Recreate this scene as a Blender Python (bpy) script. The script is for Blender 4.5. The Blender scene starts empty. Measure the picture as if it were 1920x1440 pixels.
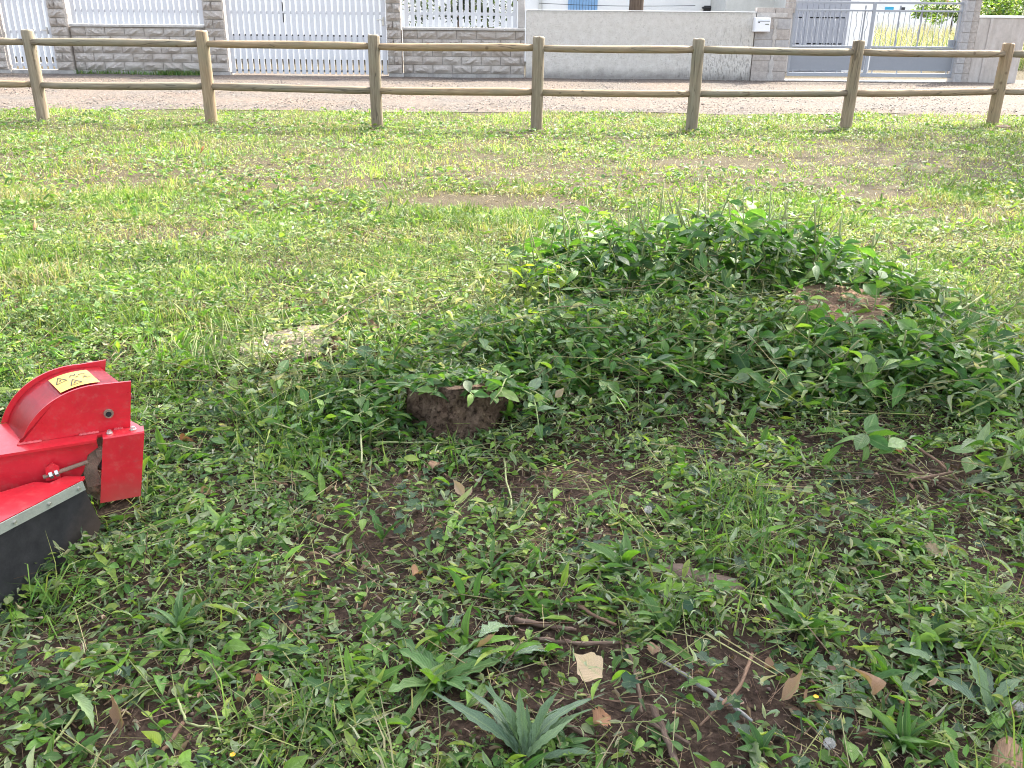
import bpy, bmesh, math, random
import numpy as np
from mathutils import Vector, Matrix, Euler

random.seed(7)
rng = np.random.default_rng(11)
SC = bpy.context.scene
COL = SC.collection

# ------------------------------------------------------------------ camera, sky, sun, exposure
F_PX, PITCH, ROLL, EYE = 1680.0, math.radians(22.6), math.radians(0.57), 1.32
SC.render.engine = 'CYCLES'
cam_data = bpy.data.cameras.new('camera')
cam_data.sensor_width = 36.0
cam_data.lens = 36.0 * F_PX / 1920.0
cam_data.clip_start = 0.05
cam_data.clip_end = 2000.0
cam = bpy.data.objects.new('camera', cam_data)
COL.objects.link(cam)
cam.matrix_world = (Matrix.Translation((0, 0, EYE)) @ Matrix.Rotation(math.pi / 2 - PITCH, 4, 'X')
                    @ Matrix.Rotation(ROLL, 4, 'Z'))
SC.camera = cam

SUN_AZ, SUN_EL = math.radians(42), math.radians(46)      # azimuth clockwise from +Y
world = bpy.data.worlds.new('World')
SC.world = world
world.use_nodes = True
wn = world.node_tree.nodes
wn.clear()
wo = wn.new('ShaderNodeOutputWorld')
wb = wn.new('ShaderNodeBackground')
ws = wn.new('ShaderNodeTexSky')
ws.sky_type = 'NISHITA'
ws.sun_disc = False
ws.sun_elevation = SUN_EL
ws.sun_rotation = SUN_AZ
ws.air_density = 1.0
ws.dust_density = 4.0
ws.ozone_density = 1.0
wb.inputs['Strength'].default_value = 0.15
whs = wn.new('ShaderNodeHueSaturation')                  # hazy bright sky: less blue than a clear one
whs.inputs['Saturation'].default_value = 0.5
world.node_tree.links.new(ws.outputs[0], whs.inputs['Color'])
world.node_tree.links.new(whs.outputs[0], wb.inputs[0])
world.node_tree.links.new(wb.outputs[0], wo.inputs[0])

sun_data = bpy.data.lights.new('sun', 'SUN')
sun_data.energy = 2.7
sun_data.angle = math.radians(0.8)
sun_data.color = (1.0, 0.93, 0.79)
sun = bpy.data.objects.new('sun', sun_data)
COL.objects.link(sun)
sdir = Vector((math.sin(SUN_AZ) * math.cos(SUN_EL), math.cos(SUN_AZ) * math.cos(SUN_EL), math.sin(SUN_EL)))
sun.rotation_euler = sdir.to_track_quat('Z', 'Y').to_euler()
sun.location = (20, 25, 30)

SC.view_settings.view_transform = 'Standard'
SC.view_settings.look = 'None'
SC.view_settings.gamma = 1.0
SC.view_settings.use_curve_mapping = False
SC.view_settings.exposure = 2.35
SC.cycles.filter_width = 1.05
SC.cycles.use_denoising = True

# ------------------------------------------------------------------ terrain + where a sight line meets it
MOUNDS = [(1.15, 3.85, .13, .85, .55), (.05, 3.18, .11, .55, .36), (-.88, 3.38, .05, .45, .30),
          (1.45, 3.10, .06, .50, .40), (.60, 3.42, .08, .45, .32)]

def hgt(x, y):
    x = np.asarray(x, float); y = np.asarray(y, float)
    z = np.zeros(np.broadcast(x, y).shape)
    for mx, my, a, sx, sy in MOUNDS:
        z = z + a * np.exp(-((x - mx) / sx) ** 2 - ((y - my) / sy) ** 2)
    fade = np.clip((12.8 - y) / 1.5, 0, 1)
    z = z + fade * (.010 * np.sin(3.1 * x + 1.3 * y) * np.cos(2.3 * y - .7 * x) + .006 * np.sin(7.7 * x - 3 * y) * np.sin(6.1 * y + 2 * x)
                    + .003 * np.sin(19 * x + 5 * y) * np.sin(17 * y - 6 * x))
    return z

CR = np.array(cam.matrix_world.to_3x3())

def ray(px, py):
    return CR @ np.array([(px - 960) / F_PX, -(py - 720) / F_PX, -1.0])

def at(px, py, z=None):
    """Point of the terrain (or of the level z) seen at that place of the photograph."""
    r = ray(px, py)
    zz = 0.0 if z is None else z
    for _ in range(12):
        p = np.array([0, 0, EYE]) + r * ((zz - EYE) / r[2])
        if z is not None: break
        zz = .5 * zz + .5 * float(hgt(p[0], p[1]))
    return Vector((float(p[0]), float(p[1]), float(zz)))

def aty(px, py, Y):
    r = ray(px, py)
    p = np.array([0, 0, EYE]) + r * (Y / r[1])
    return Vector((float(p[0]), float(p[1]), float(p[2])))

# ------------------------------------------------------------------ tagging
def tag(o, label=None, cat=None, group=None, kind=None):
    if label: o['label'] = label
    if cat: o['category'] = cat
    if group: o['group'] = group
    if kind: o['kind'] = kind
    return o

def link(name, me, mat=None, parent=None):
    o = bpy.data.objects.new(name, me)
    COL.objects.link(o)
    if mat is not None:
        if not me.materials: me.materials.append(mat)
    if parent is not None: o.parent = parent
    return o

def thing(name, loc, label, cat, group=None, rz=0.0):
    o = bpy.data.objects.new(name, None)
    o.empty_display_size = .05
    COL.objects.link(o)
    o.location = loc
    o.rotation_euler = (0, 0, rz)
    return tag(o, label, cat, group)

# ------------------------------------------------------------------ materials
class NT:
    def __init__(s, name):
        s.m = bpy.data.materials.new(name)
        s.m.use_nodes = True
        s.t = s.m.node_tree
        s.t.nodes.clear()
        s.out = s.n('OutputMaterial')
    def n(s, typ, **kw):
        nd = s.t.nodes.new('ShaderNode' + typ)
        for k, v in kw.items(): setattr(nd, k, v)
        return nd
    def l(s, a, b): s.t.links.new(a, b)
    def val(s, nd, key, v):
        if hasattr(v, 'links'): s.l(v, nd.inputs[key])
        else: nd.inputs[key].default_value = v
    def coord(s, kind='Object'):
        return s.n('TexCoord').outputs[kind]
    def mapping(s, vec, scale=(1, 1, 1), rot=(0, 0, 0)):
        m = s.n('Mapping'); s.l(vec, m.inputs[0]); m.inputs['Scale'].default_value = scale; m.inputs['Rotation'].default_value = rot
        return m.outputs[0]
    def noise(s, vec, scale=5, detail=4, rough=.55, dist=0):
        nd = s.n('TexNoise'); s.l(vec, nd.inputs['Vector'])
        nd.inputs['Scale'].default_value = scale; nd.inputs['Detail'].default_value = detail
        nd.inputs['Roughness'].default_value = rough; nd.inputs['Distortion'].default_value = dist
        return nd.outputs[0]
    def voro(s, vec, scale=5, feature='F1', out=0):
        nd = s.n('TexVoronoi', feature=feature); s.l(vec, nd.inputs['Vector']); nd.inputs['Scale'].default_value = scale
        return nd.outputs[out]
    def ramp(s, fac, stops):
        nd = s.n('ValToRGB'); s.l(fac, nd.inputs[0])
        e = nd.color_ramp.elements
        while len(e) < len(stops): e.new(.5)
        for el, (p, c) in zip(e, stops):
            el.position = p; el.color = (*c, 1) if len(c) == 3 else c
        return nd.outputs[0]
    def mix(s, fac, a, b, mode='MIX'):
        nd = s.n('Mix', data_type='RGBA', blend_type=mode)
        for k, v in ((0, fac), (6, a), (7, b)):
            if hasattr(v, 'links'): s.l(v, nd.inputs[k])
            else: nd.inputs[k].default_value = v if k == 0 else ((*v, 1) if len(v) == 3 else v)
        return nd.outputs[2]
    def math(s, op, a, b=0.0):
        nd = s.n('Math', operation=op)
        for k, v in ((0, a), (1, b)):
            if hasattr(v, 'links'): s.l(v, nd.inputs[k])
            else: nd.inputs[k].default_value = v
        return nd.outputs[0]
    def bump(s, h, strength=.3, dist=.01):
        nd = s.n('Bump'); s.l(h, nd.inputs['Height']); nd.inputs['Strength'].default_value = strength; nd.inputs['Distance'].default_value = dist
        return nd.outputs[0]
    def bsdf(s, col, rough=.6, spec=.4, normal=None, metal=0.0, coat=0.0):
        b = s.n('BsdfPrincipled')
        if hasattr(col, 'links'): s.l(col, b.inputs['Base Color'])
        else: b.inputs['Base Color'].default_value = (*col, 1)
        s.val(b, 'Roughness', rough); b.inputs['Specular IOR Level'].default_value = spec
        b.inputs['Metallic'].default_value = metal
        b.inputs['Coat Weight'].default_value = coat
        if normal is not None: s.l(normal, b.inputs['Normal'])
        return b.outputs[0]
    def done(s, sh):
        s.l(sh, s.out.inputs[0]); return s.m

def leaf_material(name, source, trans=.36, rough=.44, spec=.42):
    """source: 'attr' = per-leaf colour stored on the mesh, or a list of ramp stops picked per object."""
    t = NT(name)
    if source == 'attr':
        a = t.n('Attribute', attribute_name='Col'); base = a.outputs['Color']
    else:
        oi = t.n('ObjectInfo'); base = t.ramp(oi.outputs['Random'], source)
    luv = t.n('Attribute', attribute_name='luv')
    sep = t.n('SeparateXYZ'); t.l(luv.outputs['Vector'], sep.inputs[0])
    # light midrib and faint side veins
    au = t.math('ABSOLUTE', sep.outputs[0])
    rib = t.ramp(au, [(0.0, (1, 1, 1)), (.10, (.25, .25, .25)), (.2, (0, 0, 0))])
    vein = t.math('SINE', t.math('MULTIPLY', t.math('ADD', sep.outputs[1], t.math('MULTIPLY', au, -.35)), 60.0))
    nz = t.noise(t.coord('Object'), 60, 3)
    c = t.mix(t.math('MULTIPLY', rib, .35), base, (.30, .40, .16))
    c = t.mix(.5, c, t.ramp(nz, [(.3, (.62, .62, .62)), (.7, (1.3, 1.3, 1.25))]), 'MULTIPLY')
    h = t.math('ADD', t.math('MULTIPLY', vein, .25), t.math('MULTIPLY', nz, .8))
    nb = t.bump(h, .35, .004)
    p = t.bsdf(c, rough, spec, nb)
    tr = t.n('BsdfTranslucent')
    t.l(t.mix(1.0, c, (1.45, 1.6, .6), 'MULTIPLY'), tr.inputs['Color'])
    mx = t.n('MixShader'); mx.inputs[0].default_value = trans
    t.l(p, mx.inputs[1]); t.l(tr.outputs[0], mx.inputs[2])
    return t.done(mx.outputs[0])

M = {}
M['leaf'] = leaf_material('leaf_surface', 'attr')
M['grass'] = leaf_material('grass_surface', 'attr', trans=.35, rough=.55, spec=.3)
M['litter'] = leaf_material('dry_litter_surface', 'attr', trans=.10, rough=.75, spec=.2)
M['shrub_leaf'] = leaf_material('shrub_leaf_surface', [(0, (.036, .098, .024)), (.35, (.062, .150, .032)), (.7, (.098, .205, .042)), (1, (.19, .29, .055))], trans=.40, rough=.45, spec=.4)
M['weed_leaf'] = leaf_material('weed_leaf_surface', [(0, (.045, .11, .030)), (.5, (.075, .165, .040)), (1, (.13, .22, .06))], trans=.25, rough=.45, spec=.4)
M['young_leaf'] = leaf_material('young_leaf_surface', [(0, (.14, .24, .03)), (.5, (.21, .30, .035)), (1, (.28, .34, .05))], trans=.55, rough=.5)  # brighter yellow-green: sun shining through the leaves is put into the colour
M['grey_leaf'] = leaf_material('grey_weed_leaf_surface', [(0, (.085, .14, .085)), (.5, (.12, .19, .10)), (1, (.17, .25, .12))], trans=.2, rough=.5, spec=.4)
M['dead_leaf'] = leaf_material('dead_leaf_surface', [(0, (.22, .13, .09)), (.4, (.32, .21, .14)), (.7, (.30, .13, .065)), (1, (.42, .31, .22))], trans=.2, rough=.7, spec=.2)
M['pale_leaf'] = leaf_material('pale_dead_leaf_surface', [(0, (.52, .38, .25)), (1, (.58, .44, .30))], trans=.2, rough=.7, spec=.2)

def soil_mat():
    t = NT('soil_surface'); c = t.coord('Object')
    n1 = t.noise(c, 3, 6, .65); n2 = t.noise(c, 45, 6, .7); v = t.voro(c, 70)
    base = t.ramp(n2, [(.3, (.024, .015, .011)), (.55, (.066, .042, .031)), (.75, (.14, .098, .072))])
    base = t.mix(t.ramp(n1, [(.5, (0, 0, 0)), (.75, (.5, .5, .5))]), base, (.060, .050, .034))
    sep = t.n('SeparateXYZ'); t.l(c, sep.inputs[0])
    far = t.n('MapRange'); t.l(sep.outputs[1], far.inputs[0])
    far.inputs[1].default_value = 3.5; far.inputs[2].default_value = 7.0
    base = t.mix(t.math('MULTIPLY', far.outputs[0], .45), base, t.ramp(n2, [(.3, (.05, .048, .025)), (.7, (.13, .12, .062))]))
    h = t.math('ADD', t.math('MULTIPLY', n2, .7), t.math('MULTIPLY', v, .5))
    return t.done(t.bsdf(base, .9, .15, t.bump(h, .8, .02)))
M['soil'] = soil_mat()

def gravel_mat():
    t = NT('gravel_surface'); c = t.coord('Object')
    n1 = t.noise(c, .8, 5, .6); n2 = t.noise(c, 30, 5, .7)
    vc = t.voro(c, 38, out=1); vd = t.voro(c, 38)
    base = t.ramp(n1, [(.35, (.122, .110, .100)), (.5, (.140, .117, .099)), (.65, (.152, .120, .098))])
    sepc = t.n('SeparateColor'); t.l(vc, sepc.inputs[0])
    g = t.ramp(sepc.outputs[0], [(0, (.38, .38, .39)), (.5, (.92, .91, .90)), (1, (1.5, 1.45, 1.4))])
    base = t.mix(.8, base, g, 'MULTIPLY')
    base = t.mix(.6, base, t.ramp(n2, [(.3, (.6, .6, .6)), (.7, (1.25, 1.25, 1.25))]), 'MULTIPLY')
    return t.done(t.bsdf(base, .9, .2, t.bump(t.math('ADD', t.math('MULTIPLY', vd, -1), n2), .7, .02)))
M['gravel'] = gravel_mat()

def stone_bits_mat():
    t = NT('gravel_stone_surface')
    a = t.n('Attribute', attribute_name='Col')
    return t.done(t.bsdf(a.outputs['Color'], .85, .25))
M['stone_bits'] = stone_bits_mat()

def wood_mat(name, axis, tint_stops, knots=True, fine=1.0):
    """Round impregnated timber: grain and drying cracks run along the log's own axis."""
    t = NT(name); c = t.mapping(t.coord('Object'), (fine, fine, fine))
    sc = [14, 14, 14]; sc[axis] = 1.2
    oi = t.n('ObjectInfo')
    off = t.n('Vector' + 'Math', operation='ADD'); t.l(c, off.inputs[0])
    cmb = t.n('CombineXYZ'); 
    for k in range(3): t.l(t.math('MULTIPLY', oi.outputs['Random'], 17.0 + k), cmb.inputs[k])
    t.l(cmb.outputs[0], off.inputs[1]); c2 = off.outputs[0]
    g = t.noise(t.mapping(c2, sc), 3, 6, .65, .4)
    big = t.noise(c2, 2.2, 4, .6)
    base = t.ramp(g, tint_stops)
    base = t.mix(t.ramp(big, [(.42, (0, 0, 0)), (.7, (.8, .8, .8))]), base, (.215, .20, .145) if knots else tuple(k * .6 for k in tint_stops[1][1]))   # green-grey weathering
    base = t.mix(.9, base, t.ramp(oi.outputs['Random'], [(0, (.82, .86, .86)), (.5, (1, 1, 1)), (1, (1.15, 1.02, .86))]), 'MULTIPLY')
    sc2 = [5.5, 5.5, 5.5]; sc2[axis] = .35
    cr = t.noise(t.mapping(c2, sc2), 2.4, 2, .4, .25)
    crack = t.ramp(t.math('ABSOLUTE', t.math('SUBTRACT', cr, .5)), [(0, (1, 1, 1)), (.004, (.9, .9, .9)), (.009, (0, 0, 0))])
    base = t.mix(t.math('MULTIPLY', crack, .7), base, (.07, .055, .04))
    if knots:
        kn = t.voro(t.mapping(c2, (2.6, 2.6, 2.6)), 1.6)
        kk = t.ramp(kn, [(0, (1, 1, 1)), (.06, (.8, .8, .8)), (.11, (0, 0, 0))])
        base = t.mix(t.math('MULTIPLY', kk, .75), base, (.10, .06, .035))
    h = t.math('SUBTRACT', t.math('MULTIPLY', g, .4), crack)
    return t.done(t.bsdf(base, .75, .25, t.bump(h, .5, .008)))
TIMBER = [(.25, (.155, .115, .078)), (.5, (.265, .208, .145)), (.75, (.385, .315, .23))]
M['post_wood'] = wood_mat('post_timber', 2, TIMBER)
M['rail_wood'] = wood_mat('rail_timber', 0, TIMBER)
BARK = [(.3, (.045, .032, .024)), (.5, (.10, .072, .055)), (.75, (.18, .14, .11))]
M['twig_wood'] = wood_mat('twig_bark', 0, [(.3, (.09, .055, .04)), (.5, (.17, .11, .08)), (.75, (.27, .20, .15))], False, 7.0)
M['grey_twig'] = wood_mat('grey_twig_bark', 0, [(.3, (.17, .155, .145)), (.5, (.30, .28, .265)), (.75, (.44, .42, .40))], False, 7.0)
M['log_wood'] = wood_mat('rotten_log_bark', 0, [(.3, (.075, .045, .035)), (.5, (.13, .085, .068)), (.75, (.20, .14, .11))], False, 3.0)
M['frayed'] = wood_mat('frayed_log_bark', 0, [(.3, (.11, .068, .042)), (.5, (.22, .14, .088)), (.75, (.34, .24, .16))], False, 5.0)
M['pale_log'] = wood_mat('pale_log_wood', 0, [(.3, (.22, .14, .08)), (.5, (.36, .24, .15)), (.75, (.46, .34, .22))], False)

def stump_bark_mat():
    t = NT('stump_bark_surface'); c = t.coord('Object')
    n = t.noise(c, 34, 8, .72, .15); v = t.noise(t.mapping(c, (1, 1, .8)), 60, 6, .75, .2); n2 = t.noise(c, 9, 5)
    base = t.ramp(n, [(.30, (.070, .042, .028)), (.5, (.19, .125, .085)), (.72, (.33, .235, .165))])
    base = t.mix(t.ramp(n2, [(.5, (0, 0, 0)), (.75, (.7, .7, .7))]), base, (.24, .17, .12))
    cr = t.ramp(v, [(.34, (.25, .25, .25)), (.46, (1, 1, 1))])
    base = t.mix(.75, base, cr, 'MULTIPLY')
    return t.done(t.bsdf(base, .9, .15, t.bump(t.math('ADD', n, cr), 1.0, .035)))
M['stump_bark'] = stump_bark_mat()

def cut_face_mat(name, a, b, cdark):
    t = NT(name); c = t.coord('Object')
    n = t.noise(t.mapping(c, (3, 22, 3), (0, 0, .35)), 3, 6, .7, .5); n2 = t.noise(c, 9, 5, .65)
    w = t.n('TexWave', wave_type='RINGS', rings_direction='Z'); t.l(c, w.inputs[0])
    w.inputs['Scale'].default_value = 16; w.inputs['Distortion'].default_value = 5; w.inputs['Detail'].default_value = 3
    base = t.ramp(n, [(.3, cdark), (.5, a), (.72, b)])
    base = t.mix(.35, base, t.ramp(w.outputs[1], [(.2, (.6, .6, .6)), (.8, (1.15, 1.15, 1.15))]), 'MULTIPLY')
    base = t.mix(t.ramp(n2, [(.52, (0, 0, 0)), (.72, (.75, .75, .75))]), base, cdark)
    return t.done(t.bsdf(base, .85, .2, t.bump(n, .8, .012)))
M['cut_brown'] = cut_face_mat('cut_wood_brown', (.25, .155, .105), (.42, .30, .20), (.085, .05, .035))
M['cut_pale'] = cut_face_mat('cut_wood_pale', (.33, .27, .20), (.50, .44, .34), (.10, .075, .055))

def block_mat():
    t = NT('rock_faced_block'); c = t.coord('Object'); oi = t.n('ObjectInfo')
    n = t.noise(t.mapping(c, (3.2, 1, 1.6)), 7, 7, .72, 1.1); n2 = t.noise(c, 4, 4)
    base = t.ramp(oi.outputs['Random'], [(0, (.66, .595, .53)), (.5, (.70, .64, .58)), (1, (.73, .68, .62))])
    base = t.mix(.65, base, t.ramp(n, [(.34, (.66, .63, .60)), (.48, (1, .99, .98)), (.7, (1.12, 1.11, 1.10))]), 'MULTIPLY')
    base = t.mix(t.ramp(n2, [(.5, (0, 0, 0)), (.8, (.4, .4, .4))]), base, (.54, .45, .38))
    return t.done(t.bsdf(base, .9, .2, t.bump(n, 1.0, .06)))
M['block'] = block_mat()

def plain_mat(name, col, rough=.8, nscale=8, amt=.25, bumpd=.004, spec=.3, metal=0.0):
    t = NT(name); c = t.coord('Object')
    n = t.noise(c, nscale, 6, .65); n2 = t.noise(c, nscale * 9, 4, .6)
    lo = tuple(1 - amt for _ in range(3)); hi = tuple(1 + amt * .5 for _ in range(3))
    b = t.mix(1.0, col, t.ramp(n, [(.3, lo), (.7, hi)]), 'MULTIPLY')
    b = t.mix(.5, b, t.ramp(n2, [(.3, lo), (.7, hi)]), 'MULTIPLY')
    return t.done(t.bsdf(b, rough, spec, t.bump(n2, .5, bumpd), metal))
M['mortar'] = plain_mat('mortar', (.47, .43, .39))
M['cap'] = plain_mat('wall_coping_concrete', (.50, .48, .45), .9, 6, .35)
M['plinth'] = plain_mat('plinth_concrete', (.40, .38, .355), .9, 5, .35)
M['white_paint'] = plain_mat('white_painted_slat', (.60, .61, .635), .45, 5, .08, .001)
M['white_house'] = plain_mat('white_render', (.88, .88, .87), .9, 2, .05)
M['grey_render'] = plain_mat('pale_grey_render', (.60, .60, .57), .9, 3, .12)
M['blue_paint'] = plain_mat('blue_shutter_paint', (.24, .42, .66), .6, 12, .12, .001)
M['turquoise'] = plain_mat('turquoise_shutter_paint', (.05, .42, .66), .6)
M['dark_steel'] = plain_mat('dark_steel', (.05, .05, .055), .5)
M['grey_paint'] = plain_mat('grey_gate_paint', (.34, .36, .395), .45, 3, .06, .001, .4)
M['grey_panel'] = plain_mat('grey_gate_sheet', (.27, .285, .315), .5, 2, .05, .001, .4)
M['garage'] = plain_mat('grey_garage_paint', (.33, .345, .39), .6, 3, .06, .001)
M['concrete'] = plain_mat('raw_concrete', (.50, .47, .44), .9, 5, .3)
M['cinder'] = plain_mat('cinder_block', (.44, .425, .42), .95, 14, .25, .006)
M['cinder_warm'] = plain_mat('warm_cinder_block', (.45, .405, .37), .95, 14, .28, .006)
M['letterbox'] = plain_mat('letterbox_paint', (.82, .83, .85), .35, 4, .04, .001)
M['roof_tile'] = plain_mat('roof_tile', (.42, .27, .21), .85, 9, .25)
M['black_slot'] = plain_mat('black_opening', (.015, .015, .018), .8)
M['stone'] = plain_mat('field_stone', (.30, .20, .15), .9, 12, .3, .01)

def plaster_mat():
    t = NT('rough_plaster'); c = t.coord('Object')
    n = t.noise(c, 9, 6, .7); v = t.noise(c, 28, 5, .75, .8)
    sep = t.n('SeparateXYZ'); t.l(c, sep.inputs[0])
    base = t.ramp(n, [(.3, (.60, .565, .51)), (.7, (.71, .68, .63))])
    # dark pits of the roughcast, denser on the right half, streaking downwards
    st = t.noise(t.mapping(c, (26, 26, 4.5)), 1.6, 5, .75, .3)
    xm = t.n('MapRange'); t.l(sep.outputs[0], xm.inputs[0]); xm.inputs[1].default_value = .5; xm.inputs[2].default_value = 3.2
    xm.inputs[3].default_value = .15; xm.inputs[4].default_value = 1.0
    zm = t.n('MapRange'); t.l(sep.outputs[2], zm.inputs[0]); zm.inputs[1].default_value = 1.1; zm.inputs[2].default_value = .25
    zm.inputs[3].default_value = .25; zm.inputs[4].default_value = 1.0
    pit = t.math('MULTIPLY', t.ramp(st, [(.55, (0, 0, 0)), (.63, (1, 1, 1))]), t.math('MULTIPLY', xm.outputs[0], zm.outputs[0]))
    base = t.mix(t.math('MULTIPLY', pit, .75), base, (.13, .12, .11))
    pv = t.ramp(v, [(.30, (.55, .54, .52)), (.45, (1, 1, 1))])
    base = t.mix(.7, base, pv, 'MULTIPLY')
    # darker towards the foot and along the top edge, with noisy borders
    fb = t.n('MapRange'); t.l(t.math('ADD', sep.outputs[2], t.math('MULTIPLY', t.noise(c, 3.5, 5, .7), -.32)), fb.inputs[0])
    fb.inputs[1].default_value = .10; fb.inputs[2].default_value = -.10
    base = t.mix(t.math('MULTIPLY', fb.outputs[0], .7), base, (.17, .155, .145))
    tp = t.n('MapRange'); t.l(t.math('ADD', sep.outputs[2], t.math('MULTIPLY', st, .12)), tp.inputs[0])
    tp.inputs[1].default_value = 1.33; tp.inputs[2].default_value = 1.42
    base = t.mix(t.math('MULTIPLY', tp.outputs[0], .5), base, (.24, .23, .20))
    return t.done(t.bsdf(base, .95, .15, t.bump(t.math('SUBTRACT', v, pit), .9, .03)))
M['plaster'] = plaster_mat()

def streaky_mat():
    t = NT('weathered_render'); c = t.coord('Object')
    n = t.noise(t.mapping(c, (5, 5, 1.2)), 1.6, 6, .65, .4); n2 = t.noise(c, 16, 4)
    b = t.ramp(n, [(.3, (.40, .36, .325)), (.55, (.50, .455, .42)), (.75, (.58, .55, .52))])
    b = t.mix(.4, b, t.ramp(n2, [(.3, (.8, .8, .8)), (.7, (1.1, 1.1, 1.1))]), 'MULTIPLY')
    return t.done(t.bsdf(b, .95, .15, t.bump(n2, .4, .006)))
M['streaky'] = streaky_mat()

def red_mat():
    t = NT('red_machine_enamel'); c = t.coord('Object')
    n = t.noise(c, 10, 6, .65); n2 = t.noise(c, 90, 3)
    b = t.ramp(n, [(.3, (.46, .012, .022)), (.6, (.56, .016, .028)), (.8, (.50, .03, .04))])
    sep = t.n('SeparateXYZ'); t.l(c, sep.inputs[0])
    dust = t.n('MapRange'); t.l(t.math('ADD', sep.outputs[2], t.math('MULTIPLY', n, .10)), dust.inputs[0])
    dust.inputs[1].default_value = .24; dust.inputs[2].default_value = .13
    b = t.mix(t.math('MULTIPLY', dust.outputs[0], .55), b, (.30, .10, .075))
    sc_ = t.noise(t.mapping(c, (9, 60, 60), (.3, .5, .8)), 2.2, 3, .6)
    b = t.mix(t.math('MULTIPLY', t.ramp(sc_, [(.66, (0, 0, 0)), (.70, (1, 1, 1))]), .35), b, (.30, .05, .05))
    dn = t.noise(c, 34, 6, .75)
    b = t.mix(t.math('MULTIPLY', t.ramp(dn, [(.52, (0, 0, 0)), (.72, (1, 1, 1))]), .22), b, (.36, .20, .15))
    r = t.ramp(dn, [(.3, (.26, .26, .26)), (.7, (.50, .50, .50))])
    return t.done(t.bsdf(b, r, .5, t.bump(n2, .06, .001), 0, .25))
M['red'] = red_mat()
M['weld'] = plain_mat('red_weld_bead', (.60, .08, .085), .35, 60, .3, .003, .5)
def yellow_mat():
    t = NT('yellow_warning_sticker'); c = t.coord('Object')
    n = t.noise(c, 30, 5)
    b = t.ramp(n, [(.3, (.62, .42, .07)), (.7, (.72, .52, .12))])
    return t.done(t.bsdf(b, .42, .35))
M['yellow'] = yellow_mat()
M['black_print'] = plain_mat('black_print', (.02, .02, .02), .4)
def rubber_mat():
    t = NT('black_rubber_flap'); c = t.coord('Object')
    n = t.noise(c, 14, 6, .7); n2 = t.noise(c, 160, 3)
    sep = t.n('SeparateXYZ'); t.l(c, sep.inputs[0])
    b = t.ramp(n, [(.35, (.028, .029, .032)), (.7, (.062, .062, .064))])
    b = t.mix(t.ramp(n2, [(.72, (0, 0, 0)), (.82, (.15, .15, .15))]), b, (.16, .15, .14))
    # dried mud along the lower right corner
    mu = t.n('MapRange'); t.l(t.math('ADD', t.math('ADD', sep.outputs[0], t.math('MULTIPLY', sep.outputs[2], -.9)), t.math('MULTIPLY', n, .12)), mu.inputs[0])
    mu.inputs[1].default_value = -.10; mu.inputs[2].default_value = .05
    b = t.mix(t.math('MULTIPLY', mu.outputs[0], .8), b, (.15, .10, .07))
    return t.done(t.bsdf(b, .6, .35, t.bump(n2, .15, .002)))
M['rubber'] = rubber_mat()
M['strip'] = plain_mat('grey_metal_strip', (.24, .26, .22), .45, 20, .15, .001, .5)
M['zinc'] = plain_mat('zinc_bolt', (.62, .60, .56), .32, 40, .15, .001, .5, .85)
M['rust'] = plain_mat('dusty_rusty_steel', (.26, .18, .13), .85, 30, .35, .006)
M['sawdust'] = plain_mat('caked_sawdust', (.34, .25, .17), .95, 60, .5, .02)
M['petal'] = plain_mat('yellow_petal', (.72, .42, .02), .6)
M['fluff'] = plain_mat('white_fluff', (.46, .45, .42), .9)
M['stem'] = leaf_material('stem_surface', [(0, (.12, .14, .04)), (.4, (.18, .20, .06)), (.7, (.17, .12, .06)), (1, (.24, .24, .08))], trans=.05, rough=.6)
M['pale_stem'] = leaf_material('cut_stem_surface', [(0, (.24, .27, .10)), (.5, (.34, .34, .15)), (1, (.42, .38, .22))], trans=.08, rough=.6)
M['bark'] = wood_mat('tree_bark', 2, BARK, False)

# ------------------------------------------------------------------ mesh building
class MB:
    """Collects copies of small templates into ONE mesh, with a colour and leaf coordinates per vertex."""
    def __init__(s): s.V, s.L, s.N, s.C, s.U, s.nv = [], [], [], [], [], 0
    def add(s, T, P, Rm, S, C):
        tv, faces, uv = T
        m, n = len(P), len(tv)
        if m == 0: return
        S = np.asarray(S, float)
        if S.ndim == 1: S = np.repeat(S[:, None], 3, 1)
        v = np.einsum('mij,mnj->mni', Rm, tv[None] * S[:, None, :]) + P[:, None, :]
        s.V.append(v.reshape(-1, 3))
        s.C.append(np.repeat(C, n, 0)); s.U.append(np.tile(uv, (m, 1)))
        off = (np.arange(m) * n + s.nv)
        for f in faces:                                # arrays (k, size)
            l = (off[:, None, None] + f[None]).reshape(-1)
            s.L.append(l); s.N.append(np.full(m * len(f), f.shape[1]))
        s.nv += m * n
    def mesh(s, name, smooth=True):
        me = bpy.data.meshes.new(name)
        V = np.concatenate(s.V); L = np.concatenate(s.L); N = np.concatenate(s.N)
        me.vertices.add(len(V)); me.vertices.foreach_set('co', V.astype(np.float32).ravel())
        me.loops.add(len(L)); me.loops.foreach_set('vertex_index', L.astype(np.int32))
        me.polygons.add(len(N))
        st = np.concatenate([[0], np.cumsum(N)[:-1]])
        me.polygons.foreach_set('loop_start', st.astype(np.int32))
        a = me.attributes.new('Col', 'FLOAT_COLOR', 'POINT')
        c = np.concatenate(s.C); c = np.concatenate([c, np.ones((len(c), 1))], 1)
        a.data.foreach_set('color', c.astype(np.float32).ravel())
        u = me.attributes.new('luv', 'FLOAT_VECTOR', 'POINT')
        uu = np.concatenate(s.U); uu = np.concatenate([uu, np.zeros((len(uu), 1))], 1)
        u.data.foreach_set('vector', uu.astype(np.float32).ravel())
        me.update(calc_edges=True)
        me.polygons.foreach_set('use_smooth', np.full(len(N), smooth))
        return me

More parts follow.
